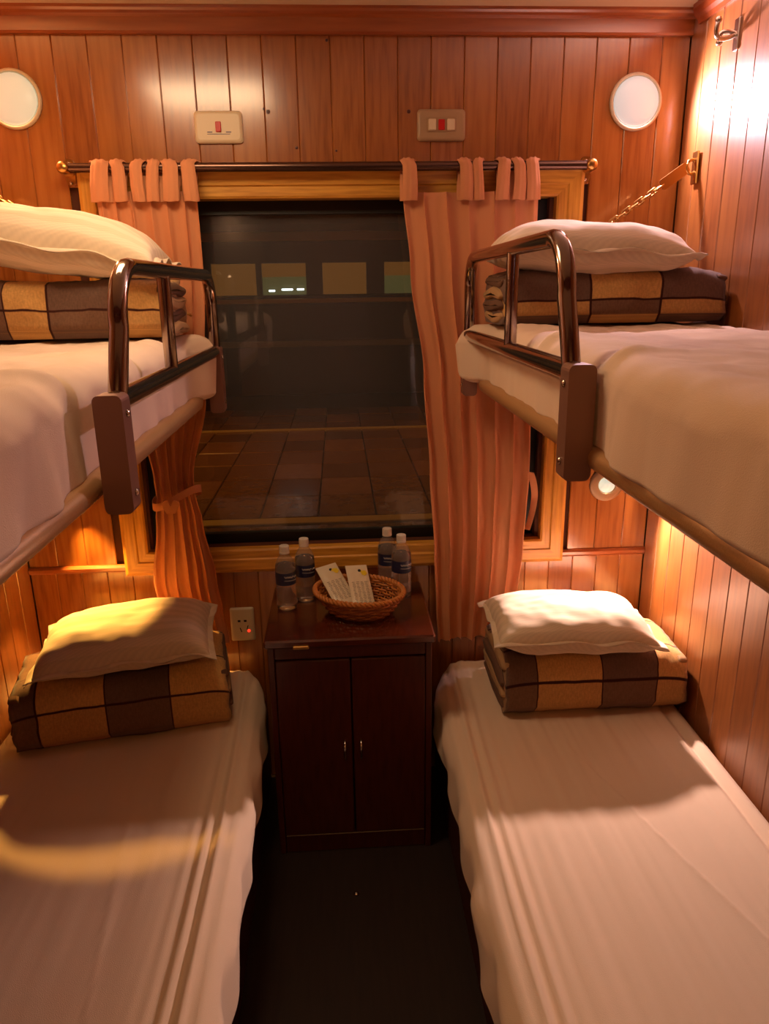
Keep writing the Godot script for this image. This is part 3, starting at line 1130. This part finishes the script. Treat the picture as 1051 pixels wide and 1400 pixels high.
func build_curtains() -> void:
	var yr := 1.972
	var zr := 0.052
	var rod := thing("curtain_rod", "brown metal curtain rod across the top of the window", "rod", Vector3.ZERO)
	var m := MB.new()
	m.tube(PackedVector3Array([Vector3(-0.712, yr, zr), Vector3(0.0, yr, zr), Vector3(0.705, yr, zr)]), 0.0125, 20)
	put("tube", m.mesh(true), M.rod, rod)
	for x in [-0.727, 0.713]:
		m = MB.new()
		m.prism(rrect(0.026, 0.066, 0.010, 4), -0.001, 0.006, Transform3D(Basis(), Vector3(x, yr - 0.004, 0.0)))
		var br := put("bracket", m.mesh(false), M.brass, rod)
		m = MB.new()
		m.lathe([Vector2(0, 0), Vector2(0.012, 0), Vector2(0.0165, 0.008), Vector2(0.0165, 0.058), Vector2(0.012, 0.066), Vector2(0, 0.066)], 20, Transform3D(Basis(Vector3(1, 0, 0), Vector3(0, 0, 1), Vector3(0, -1, 0)), Vector3(x, yr, 0.004)))
		put("socket", m.mesh(true), M.brass, br)
		for dy in [-0.028, 0.022]:
			m = MB.new()
			m.lathe([Vector2(0, 0), Vector2(0.005, 0), Vector2(0.004, 0.003), Vector2(0, 0.004)], 10, Transform3D(Basis(Vector3(1, 0, 0), Vector3(0, 0, 1), Vector3(0, -1, 0)), Vector3(x, yr - 0.004 + dy, 0.006)))
			put("screw", m.mesh(true), M.steel, br)
	# left curtain, gathered by a tie
	var cl := thing("curtain", "pinkish tan curtain tied back at the left of the window", "curtain", Vector3.ZERO, "tab top curtains")
	put("cloth", curtain_mesh([[1.912, -0.648, -0.380, 0.020, 0.056], [1.70, -0.640, -0.378, 0.022, 0.056], [1.35, -0.612, -0.400, 0.022, 0.056], [1.10, -0.575, -0.455, 0.020, 0.060], [1.05, -0.572, -0.452, 0.018, 0.062], [0.98, -0.580, -0.440, 0.022, 0.062], [0.78, -0.605, -0.412, 0.028, 0.066], [0.66, -0.592, -0.400, 0.028, 0.068], [0.555, -0.535, -0.385, 0.024, 0.066]], 6, 0.6, 2), M.curtain, cl)
	for q in [[-0.656, -0.606], [-0.602, -0.564], [-0.548, -0.512], [-0.508, -0.472], [-0.468, -0.424], [-0.413, -0.372]]:
		put("tab", tab_mesh(q[0], q[1], 1.885, yr, zr, 0.068), M.curtain, cl)
	var tie := MB.new()
	var tp := PackedVector3Array()
	var rings := []
	for k in 41:
		var a := TAU * k / 40.0
		var c := Vector3(-0.512 + 0.074 * cos(a), 1.052 + 0.022 * cos(a) + 0.010 * sin(a * 2.0), 0.060 + 0.036 * sin(a))
		var o := Vector3(cos(a), 0, sin(a)) * 0.002
		rings.append(PackedVector3Array([c + Vector3(0, 0.012, 0) + o, c + Vector3(0, -0.012, 0) + o, c + Vector3(0, -0.012, 0) - o, c + Vector3(0, 0.012, 0) - o]))
	tie.loft(rings, true, false)
	tie.orient(0)
	put("tieback", tie.mesh(true), M.curtain, cl)
	tie = MB.new()
	for q in [[0.0, 0.4], [0.022, -0.5]]:
		tie.prism(rrect(0.022, 0.040, 0.006, 3), -0.003, 0.003, Transform3D(Basis(Vector3(0, 0, 1), q[1]), Vector3(-0.534 + q[0], 1.032, 0.106)))
	put("tie_knot", tie.mesh(false), M.curtain, cl)
	# right curtain, hanging loose
	var cr := thing("curtain", "pinkish tan curtain hanging loose at the right of the window", "curtain", Vector3.ZERO, "tab top curtains")
	put("cloth", curtain_mesh([[1.905, 0.186, 0.566, 0.018, 0.056], [1.70, 0.205, 0.566, 0.024, 0.058], [1.40, 0.243, 0.568, 0.026, 0.060], [1.10, 0.262, 0.572, 0.028, 0.062], [0.85, 0.276, 0.560, 0.030, 0.064], [0.66, 0.284, 0.545, 0.030, 0.066], [0.535, 0.290, 0.532, 0.030, 0.066]], 6, 2.2, 6), M.curtain, cr)
	for q in [[0.180, 0.222], [0.338, 0.376], [0.380, 0.410], [0.444, 0.482], [0.488, 0.524], [0.528, 0.566]]:
		put("tab", tab_mesh(q[0], q[1], 1.882, yr, zr, 0.068), M.curtain, cr)
	# its tie hangs open from the edge
	tie = MB.new()
	rings = []
	for k in 21:
		var f := k / 20.0
		var c := Vector3(0.574 + 0.022 * sin(f * PI), 1.10 - 0.19 * f, 0.060 + 0.012 * cos(f * 5.0))
		var w := Vector3(0.010 * (1.0 - 0.3 * f), 0, 0.006)
		rings.append(PackedVector3Array([c - w, c + w, c + w + Vector3(0, 0, 0.003), c - w + Vector3(0, 0, 0.003)]))
	tie.loft(rings)
	put("tieback", tie.mesh(true), M.curtain, cr)

# ---------------------------------------------------------------- table and what stands on it
const TY := 0.73
func build_table() -> void:
	var t := thing("table", "dark brown wooden cabinet table below the window between the bunks", "table", Vector3(0.0, 0, 0.02))
	put("table_top", cbox(Vector3(0.474, 0.024, 0.40), 0.005), M.table, t, Vector3(0, TY - 0.012, 0.20))
	put("side_panel", cbox(Vector3(0.018, TY - 0.024, 0.36), 0.002), M.table_front, t, Vector3(-0.222, (TY - 0.024) / 2, 0.19))
	put("side_panel", cbox(Vector3(0.018, TY - 0.024, 0.36), 0.002), M.table_front, t, Vector3(0.222, (TY - 0.024) / 2, 0.19))
	put("apron", cbox(Vector3(0.424, 0.045, 0.018), 0.002), M.table_front, t, Vector3(0, TY - 0.049, 0.362))
	put("plinth", cbox(Vector3(0.424, 0.06, 0.018), 0.002), M.table_front, t, Vector3(0, 0.03, 0.355))
	put("back_panel", cbox(Vector3(0.424, TY - 0.03, 0.012), 0.001), M.table_front, t, Vector3(0, (TY - 0.03) / 2, 0.012))
	for s: int in [-1, 1]:
		var d := put("door", cbox(Vector3(0.209, 0.585, 0.018), 0.003), M.table_front, t, Vector3(s * 0.1065, 0.3605, 0.364))
		var m := MB.new()
		var lp := PackedVector3Array()
		for k in 9:
			var a := PI * k / 8.0
			lp.append(Vector3(-s * 0.083, 0.03 * cos(a), 0.009 + 0.022 * sin(a)))
		m.tube(lp, 0.0035, 8)
		put("handle", m.mesh(true), M.steel, d)
	put("hinge_plate", cbox(Vector3(0.044, 0.010, 0.010), 0.002), M.brass, t, Vector3(-0.135, TY - 0.019, 0.402))
	# a bright stud in the floor before it
	var st := MB.new()
	st.lathe([Vector2(0, 0), Vector2(0.009, 0), Vector2(0.008, 0.003), Vector2(0.004, 0.006), Vector2(0, 0.007)], 16, Transform3D(Basis(), Vector3(-0.004, 0.0, 0.562)))
	tag(put("floor_stud", st.mesh(true), M.steel, self), "tiny bright metal stud in the dark floor before the table", "stud")

func build_bottles() -> void:
	var R := 0.031
	var outer := [Vector2(0, 0.004), Vector2(0.018, 0.002), Vector2(0.026, 0.0), Vector2(0.030, 0.005), Vector2(R, 0.012), Vector2(R, 0.050), Vector2(0.0295, 0.056), Vector2(R, 0.062), Vector2(R, 0.075), Vector2(0.0298, 0.082), Vector2(0.0298, 0.122), Vector2(R, 0.128), Vector2(0.030, 0.140), Vector2(0.026, 0.152), Vector2(0.019, 0.164), Vector2(0.0135, 0.172), Vector2(0.0125, 0.178), Vector2(0.0125, 0.184)]
	var inner := []
	for p in outer:
		if p.y < 0.150: inner.append(Vector2(maxf(0.0, p.x - 0.0012), p.y + 0.0012))
	inner.append(Vector2(0.0, 0.1512))
	var bm := MB.new()
	bm.lathe(outer, 36)
	var shell := bm.mesh(true)
	var wm := MB.new()
	wm.lathe(inner, 32)
	var water := wm.mesh(true)
	var cm := MB.new()
	cm.lathe([Vector2(0.0, 0.176), Vector2(0.0150, 0.176), Vector2(0.0150, 0.181), Vector2(0.0142, 0.182), Vector2(0.0148, 0.184), Vector2(0.0148, 0.197), Vector2(0.0138, 0.1995), Vector2(0.0, 0.200)], 24)
	var cap := cm.mesh(false)
	var lm := MB.new()
	lm.lathe([Vector2(0.0300, 0.083), Vector2(0.0304, 0.083), Vector2(0.0304, 0.121), Vector2(0.0300, 0.121), Vector2(0.0300, 0.083)], 40)
	var lab := lm.mesh(true)
	# white script squiggle on the label: unreadable in the photograph
	var sm := MB.new()
	for row in 2:
		var pts := PackedVector3Array()
		for k in 40:
			var f := k / 39.0
			var a := PI / 2 - 0.75 + 1.5 * f
			var y := 0.106 - row * 0.011 + (0.0028 if row == 0 else 0.0012) * sin(f * (38.0 if row == 0 else 60.0) + 2.0 * sin(f * 9.0)) + 0.004 * f
			pts.append(Vector3(cos(a) * 0.0306, y, sin(a) * 0.0306))
		sm.tube(pts, 0.0009 if row == 0 else 0.0005, 5)
	var script := sm.mesh(true)
	var spots := [[Vector3(-0.185, TY, 0.195), 0.7, "foremost of the two water bottles at the left end of the table"], [Vector3(-0.130, TY, 0.135), 0.5, "rear water bottle of the left pair, just left of the basket"], [Vector3(0.128, TY, 0.062), 0.3, "rear water bottle of the right pair, half hidden behind the other"], [Vector3(0.167, TY, 0.130), 0.6, "front water bottle of the right pair, behind the basket rim"]]
	for q in spots:
		var t := thing("water_bottle", q[2], "bottle", q[0], "water bottles on the table")
		t.rotation.y = q[1]
		put("shell", shell, M.bottle, t)
		put("water", water, M.water, t)
		put("cap", cap, M.cap, t, Vector3.ZERO, "white screw cap")
		var l := put("label", lab, M.label, t, Vector3.ZERO, "dark blue label with white script")
		put("lettering", script, M.label_white, l)

func build_basket() -> void:
	var c := Vector3(0.032, TY, 0.245)
	var t := thing("wicker_basket", "oval woven wicker basket holding two sachets on the table", "basket", c)
	t.rotation.y = deg_to_rad(-24.0)
	var a0 := 0.085
	var b0 := 0.066
	var a1 := 0.134
	var b1 := 0.108
	var H := 0.066
	var pt := func(ang: float, f: float, off := 0.0) -> Vector3:
		var g := pow(f, 0.75)
		return Vector3((lerpf(a0, a1, g) + off) * cos(ang), 0.004 + H * f, (lerpf(b0, b1, g) + off) * sin(ang))
	# base disc
	var m := MB.new()
	var r0 := PackedVector3Array()
	var r1 := PackedVector3Array()
	for k in 40:
		var a := TAU * k / 40
		r0.append(Vector3(a0 * cos(a), 0.0, b0 * sin(a)))
		r1.append(Vector3(a0 * cos(a), 0.006, b0 * sin(a)))
	m.loft([r0, r1])
	put("base", m.mesh(false), M.wicker_dark, t)
	var ns := 30
	for k in ns:
		var pts := PackedVector3Array()
		for i in 7:
			pts.append(pt.call(TAU * k / ns, i / 6.0))
		m = MB.new()
		m.tube(pts, 0.0022, 6)
		put("stake", m.mesh(true), M.wicker, t)
	for row in 9:
		var f := 0.04 + row * 0.105
		var pts := PackedVector3Array()
		for k in ns * 6:
			var a := TAU * k / (ns * 6)
			pts.append(pt.call(a, f, 0.0032 * cos(a * ns / 2.0 + (PI if row % 2 else 0.0))))
		m = MB.new()
		m.loop_tube(pts, 0.0036, 6)
		put("weaver", m.mesh(true), M.wicker if row % 3 else M.wicker_dark, t)
	for strand in 2:
		var pts := PackedVector3Array()
		for k in 240:
			var a := TAU * k / 240
			var ph := a * 30.0 + PI * strand
			var p: Vector3 = pt.call(a, 1.0, 0.0035 * cos(ph))
			p.y += 0.0045 * sin(ph)
			pts.append(p)
		m = MB.new()
		m.loop_tube(pts, 0.0052, 7)
		put("rim", m.mesh(true), M.wicker, t)

func build_sachets() -> void:
	var lab := ["white wet-towel sachet leaning over the left rim of the basket", "white wet-towel sachet lying in the middle of the basket"]
	var trs := [Transform3D(Basis.from_euler(Vector3(deg_to_rad(28.0), deg_to_rad(26.0), deg_to_rad(8.0))), Vector3(-0.036, TY + 0.074, 0.206)), Transform3D(Basis.from_euler(Vector3(deg_to_rad(31.0), deg_to_rad(9.0), deg_to_rad(-4.0))), Vector3(0.036, TY + 0.071, 0.220))]
	for q in 2:
		var t := thing("sachet", lab[q], "sachet", Vector3.ZERO, "sachets in the basket")
		t.transform = trs[q]
		var w := 0.066
		var l := 0.160
		var m := MB.new()
		var top := func(u: float, v: float) -> float:
			var e := (1.0 - pow(absf(u), 4.0)) * (1.0 - pow(absf(v), 6.0))
			return 0.0012 + 0.0055 * e + 0.0010 * sin(u * 7.0 + q) * cos(v * 13.0) * e
		for side in 2:
			var first := m.v.size()
			for i in 17:
				for j in 33:
					var u := i / 8.0 - 1.0
					var v := j / 16.0 - 1.0
					m.add(Vector3(u * w / 2, top.call(u, v) * (1.0 if side == 0 else -0.5), v * l / 2))
			for i in 16:
				for j in 32:
					var a := first + i * 33 + j
					if side == 0: m.quad(a, a + 1, a + 34, a + 33)
					else: m.quad(a, a + 33, a + 34, a + 1)
		m.orient(0)
		put("wrapper", m.mesh(true), M.paper, t)
		# print: a yellow leaf with a dark dot, and columns of small type
		var ink := MB.new()
		for cidx in 4:
			for k in 15:
				var x := -0.019 + cidx * 0.0125
				var z := -0.012 + k * 0.0052
				ink.box(Vector3(x, top.call(x / (w / 2), z / (l / 2)) + 0.0002, z), Vector3(0.0105 - 0.002 * ((k * 2 + cidx) % 3), 0.0005, 0.0013), 0.0)
		put("small_type", ink.mesh(false), M.ink, t)
		var leaf := MB.new()
		var lf := PackedVector2Array([Vector2(-0.010, -0.006), Vector2(-0.002, -0.011), Vector2(0.009, -0.008), Vector2(0.012, 0.004), Vector2(0.004, 0.011), Vector2(-0.006, 0.006)])
		leaf.prism(lf, -0.0003, 0.0006, Transform3D(Basis(Vector3(1, 0, 0), Vector3(0, 0, 1), Vector3(0, -1, 0)), Vector3(0.016, top.call(0.48, -0.55) + 0.0004, -0.046)))
		put("leaf_mark", leaf.mesh(false), M.yellow, t)
		var dot := MB.new()
		dot.prism(rrect(0.009, 0.010, 0.004, 3), -0.0003, 0.0006, Transform3D(Basis(Vector3(1, 0, 0), Vector3(0, 0, 1), Vector3(0, -1, 0)), Vector3(0.006, top.call(0.2, -0.65) + 0.0004, -0.055)))
		put("dark_mark", dot.mesh(false), M.black_ink, t)

# ---------------------------------------------------------------- fittings on the walls
func face_plate(w: float, h: float, r: float, d: float) -> ArrayMesh:
	var m := MB.new()
	var rings := []
	for q in [[0.0, 0.0], [0.0, d * 0.55], [d * 0.3, d * 0.85], [d * 0.7, d]]:
		var ring := PackedVector3Array()
		for p in rrect(w - q[0] * 2, h - q[0] * 2, r, 5):
			ring.append(Vector3(p.x, p.y, q[1]))
		rings.append(ring)
	m.loft(rings)
	return m.mesh(false)

func build_fittings() -> void:
	# left switch: one red rocker and a line of print
	var a := thing("switch_plate", "cream wall switch with one red rocker, by the bright reflection", "switch", Vector3(-0.3145, 2.079, -0.001), "wall switches above the window")
	put("plate", face_plate(0.130, 0.080, 0.010, 0.011), M.plate, a)
	put("rocker", cbox(Vector3(0.015, 0.026, 0.006), 0.0015), M.red, a, Vector3(0, 0.000, 0.012), "red rocker")
	for q in [[-0.024, 0.014], [0.027, 0.014]]:
		put("print", cbox(Vector3(q[1], 0.0022, 0.001), 0.0), M.print, a, Vector3(q[0], -0.013, 0.0110))
	put("print", cbox(Vector3(0.062, 0.0014, 0.001), 0.0), M.print, a, Vector3(0.0, -0.0178, 0.0110))
	# right switch: two cream rockers round a red one
	var b := thing("switch_plate", "tan wall switch with two cream rockers and a red one between", "switch", Vector3(0.298, 2.0825, -0.001), "wall switches above the window")
	put("plate", face_plate(0.134, 0.080, 0.010, 0.011), M.plate_tan, b)
	put("rocker_frame", cbox(Vector3(0.082, 0.036, 0.004), 0.0015), M.plate_tan, b, Vector3(0, 0, 0.011))
	for q in [-0.026, 0.026]:
		put("rocker", cbox(Vector3(0.021, 0.029, 0.007), 0.002), M.plate, b, Vector3(q, 0, 0.014))
	put("rocker", cbox(Vector3(0.018, 0.027, 0.006), 0.0015), M.red, b, Vector3(0, 0, 0.0135), "red rocker")
	# socket by the left lower bunk
	var s := thing("power_outlet", "cream power outlet with a lit red light beside the table", "outlet", Vector3(-0.352, 0.592, -0.001))
	put("plate", face_plate(0.078, 0.118, 0.006, 0.010), M.plate, s)
	for q in [[-0.010, 0.014], [0.010, 0.014]]:
		put("pin_hole", cbox(Vector3(0.009, 0.007, 0.002), 0.0), M.slot, s, Vector3(q[0], q[1], 0.0097))
	for q in [[-0.006, -0.018, 0.3], [0.016, -0.010, -0.3]]:
		var o := put("pin_hole", cbox(Vector3(0.003, 0.016, 0.002), 0.0), M.slot, s, Vector3(q[0], q[1], 0.0097))
		o.rotation.z = q[2]
	var lm := MB.new()
	lm.lathe([Vector2(0, 0), Vector2(0.0055, 0), Vector2(0.0045, 0.003), Vector2(0, 0.004)], 14, Transform3D(Basis(Vector3(1, 0, 0), Vector3(0, 0, 1), Vector3(0, -1, 0)), Vector3(0.020, -0.022, 0.0095)))
	put("indicator_light", lm.mesh(true), M.led, s, Vector3.ZERO, "red indicator light")
	# coat hook high on the right wall
	var h := thing("coat_hook", "chrome double coat hook high on the right wall", "hook", Vector3(XR + 0.002, 2.232, 0.262))
	put("base_plate", cbox(Vector3(0.008, 0.070, 0.024), 0.002), M.steel, h, Vector3(-0.003, 0, 0))
	for q in [[1.0, 0.055], [-0.55, 0.036]]:
		var m := MB.new()
		var pts := PackedVector3Array()
		for k in 11:
			var f := k / 10.0
			pts.append(Vector3(-0.006 - q[1] * sin(f * 1.9), -0.012 * q[0] + (0.012 - 0.030 * sin(f * PI * 0.6) + 0.055 * f * f) * q[0], 0.012 * f * (1 if q[0] > 0 else -1)))
		m.tube(pts, 0.0055, 10)
		put("prong", m.mesh(true), M.steel, h)
		m = MB.new()
		m.lathe([Vector2(0, -0.009), Vector2(0.006, -0.006), Vector2(0.0085, 0), Vector2(0.006, 0.006), Vector2(0, 0.009)], 14, Transform3D(Basis(), pts[10]))
		put("prong_tip", m.mesh(true), M.steel, h)

# ---------------------------------------------------------------- the station outside
func build_outside() -> void:
	var PY := -0.6
	var pf := setting("floor_platform")
	var pav := [wood(M.wa, Color(0.52, 0.36, 0.19), Vector3(0.7, 0.7, 0.7), Vector3(0.1, 0, 0), 0.22, 0.0), wood(M.wa, Color(0.47, 0.325, 0.17), Vector3(0.7, 0.7, 0.7), Vector3(0.5, 0, 0.3), 0.16, 0.0), wood(M.wa, Color(0.56, 0.39, 0.21), Vector3(0.7, 0.7, 0.7), Vector3(0.8, 0, 0.6), 0.28, 0.0)]
	put("bed", cbox(Vector3(16, 0.2, 11.6), 0.0), mat(Color(0.10, 0.08, 0.06), 0.9), pf, Vector3(0, PY - 0.14, -6.6))
	for i in 9:
		for j in 13:
			var o := put("paving_slab", cbox(Vector3(0.59, 0.06, 0.80), 0.008), pav[(i * 5 + j * 3 + i * j) % 3], pf, Vector3(-3.6 + j * 0.605, PY - 0.032 + rng.randf_range(-0.002, 0.002), -5.5 - i * 0.815))
			o.rotation.x = deg_to_rad(rng.randf_range(-0.2, 0.2))
	var kerb := mat(Color(0.72, 0.60, 0.33), 0.5)
	put("kerb_line", cbox(Vector3(14, 0.05, 0.20), 0.01), kerb, pf, Vector3(0, PY - 0.010, -4.93))
	put("kerb_line", cbox(Vector3(14, 0.05, 0.10), 0.01), kerb, pf, Vector3(0, PY - 0.0, -10.05))
	put("near_edge", cbox(Vector3(14, 0.06, 1.5), 0.01), pav[1], pf, Vector3(0, PY - 0.03, -4.05))
	# the coach on the next track
	var cz := -13.0
	var co := thing("train_coach", "dark railway coach with lit windows standing across the platform", "train", Vector3(0, 0, cz))
	var bodym := mat(Color(0.13, 0.05, 0.025), 0.45)
	var stripe := mat(Color(0.86, 0.64, 0.27), 0.5)
	# body with window openings: bands above and below, piers between
	var xs := [-4.75, -3.59, -2.43, -1.46, -0.28, 0.93, 2.10, 3.27]
	var ww := 0.86
	put("lower_side", cbox(Vector3(14, 1.95, 0.12), 0.01), bodym, co, Vector3(0, 0.575, 0))
	put("upper_side", cbox(Vector3(14, 0.42, 0.12), 0.01), bodym, co, Vector3(0, 2.36, 0))
	put("roof", cbox(Vector3(14, 0.5, 2.6), 0.12), mat(Color(0.16, 0.11, 0.08), 0.6), co, Vector3(0, 2.98, -1.1))
	put("roof_edge", cbox(Vector3(14, 0.17, 0.10), 0.02), stripe, co, Vector3(0, 2.64, 0.04))
	put("waist_stripe", cbox(Vector3(14, 0.085, 0.05), 0.01), stripe, co, Vector3(0, 1.445, 0.07))
	put("sill_stripe", cbox(Vector3(14, 0.12, 0.05), 0.01), mat(Color(0.50, 0.44, 0.38), 0.5), co, Vector3(0, 0.62, 0.07))
	var px := -7.0
	for k in xs.size() + 1:
		var nx: float = xs[k] if k < xs.size() else 7.0
		put("window_pier", cbox(Vector3(nx - px, 0.60, 0.12), 0.0), bodym, co, Vector3((px + nx) / 2, 1.86, 0))
		px = nx + ww
	var warm := mat(Color(0.35, 0.22, 0.10), 0.8)
	warm.emission_enabled = true
	warm.emission = Color(0.46, 0.29, 0.10)
	warm.emission_energy_multiplier = 0.45
	var green := mat(Color(0.25, 0.25, 0.16), 0.8)
	green.emission_enabled = true
	green.emission = Color(0.36, 0.35, 0.19)
	green.emission_energy_multiplier = 0.40
	for k in xs.size():
		var wnd := Node3D.new()
		wnd.name = "window"
		co.add_child(wnd, true)
		wnd.position = Vector3(xs[k] + ww / 2, 1.86, -0.03)
		put("lit_window_valance", cbox(Vector3(ww, 0.26, 0.03), 0.0), warm, wnd, Vector3(0, 0.17, -0.02))
		put("lit_window_blind", cbox(Vector3(ww, 0.34, 0.02), 0.0), green if k % 2 else warm, wnd, Vector3(0, -0.13, -0.05))
	put("underframe", cbox(Vector3(14, 0.6, 2.4), 0.0), mat(Color(0.05, 0.04, 0.035), 0.9), co, Vector3(0, -0.72, -1.25))
	# bright tubes seen through its windows
	var lamp := glow(Color(0.85, 0.9, 0.9), 4.0)
	for q in [[-1.28, 1.64, 0.12], [-0.98, 1.66, 0.22], [-0.72, 1.66, 0.14]]:
		put("tube_light", cbox(Vector3(q[2], 0.035, 0.03), 0.008), lamp, co, Vector3(q[0], q[1], 0.005))
	# lamps under the platform roof, outside the picture, which light the paving
	for q in [[-2.6, 3.6, -7.6], [3.4, 3.6, -7.6]]:
		var t := thing("platform_lamp", "station lamp hanging above the platform on the %s" % ("left" if q[0] < 0 else "right"), "lamp", Vector3(q[0], q[1], q[2]), "lamps over the platform")
		put("shade", cbox(Vector3(0.9, 0.08, 0.22), 0.02), M.steel, t, Vector3(0, 0.06, 0))
		put("bulb_tube", cbox(Vector3(0.8, 0.04, 0.06), 0.015), glow(Color(1.0, 0.85, 0.6), 1.5), t)
		var l := SpotLight3D.new()
		l.name = "light"
		t.add_child(l)
		l.position = Vector3(0, -0.05, 0)
		l.rotation.x = -PI / 2
		l.light_color = Color(1.0, 0.66, 0.26)
		l.light_energy = 5.5
		l.light_size = 0.15
		l.spot_angle = 80.0
		l.spot_range = 40.0
		l.spot_attenuation = 2.0
		l.shadow_enabled = true
		put("hanger", cbox(Vector3(0.03, 1.2, 0.03), 0.004), M.steel, t, Vector3(0, 0.70, 0))
	var cn := thing("platform_canopy", "dark canopy roof over the platform", "canopy", Vector3(0, 4.95, -7.6))
	put("roof_sheet", cbox(Vector3(12, 0.08, 7.0), 0.02), mat(Color(0.12, 0.1, 0.08), 0.8), cn)
	for q in [-5.6, 5.6]:
		put("post", cbox(Vector3(0.16, 5.5, 0.16), 0.02), mat(Color(0.2, 0.16, 0.12), 0.6), cn, Vector3(q, -2.79, 0))

func _ready() -> void:
	rng.seed = 20
	nz.seed = 4
	# camera
	var cam := Camera3D.new()
	cam.name = "camera"
	add_child(cam)
	cam.position = Vector3(-0.0053, 1.65, 2.2673)
	cam.rotation = Vector3(-0.2934, -0.0572, -0.0148)
	cam.fov = rad_to_deg(2.0 * atan(700.0 / 1010.5))
	cam.near = 0.02
	cam.far = 100.0
	cam.current = true
	# night sky and exposure
	var env := Environment.new()
	env.background_mode = Environment.BG_COLOR
	env.background_color = Color(0.015, 0.010, 0.006)
	env.tonemap_mode = Environment.TONE_MAPPER_LINEAR
	env.tonemap_exposure = 1.0
	env.sdfgi_enabled = true
	env.ssao_enabled = true
	env.ssil_enabled = true
	var we := WorldEnvironment.new()
	we.name = "environment"
	we.environment = env
	add_child(we)
	make_materials()
	build_lamps()
	build_room()
	build_window()
	build_lower_bunks()
	build_upper_bunks()
	build_bedding()
	build_curtains()
	build_table()
	build_bottles()
	build_basket()
	build_sachets()
	build_fittings()
	build_outside()
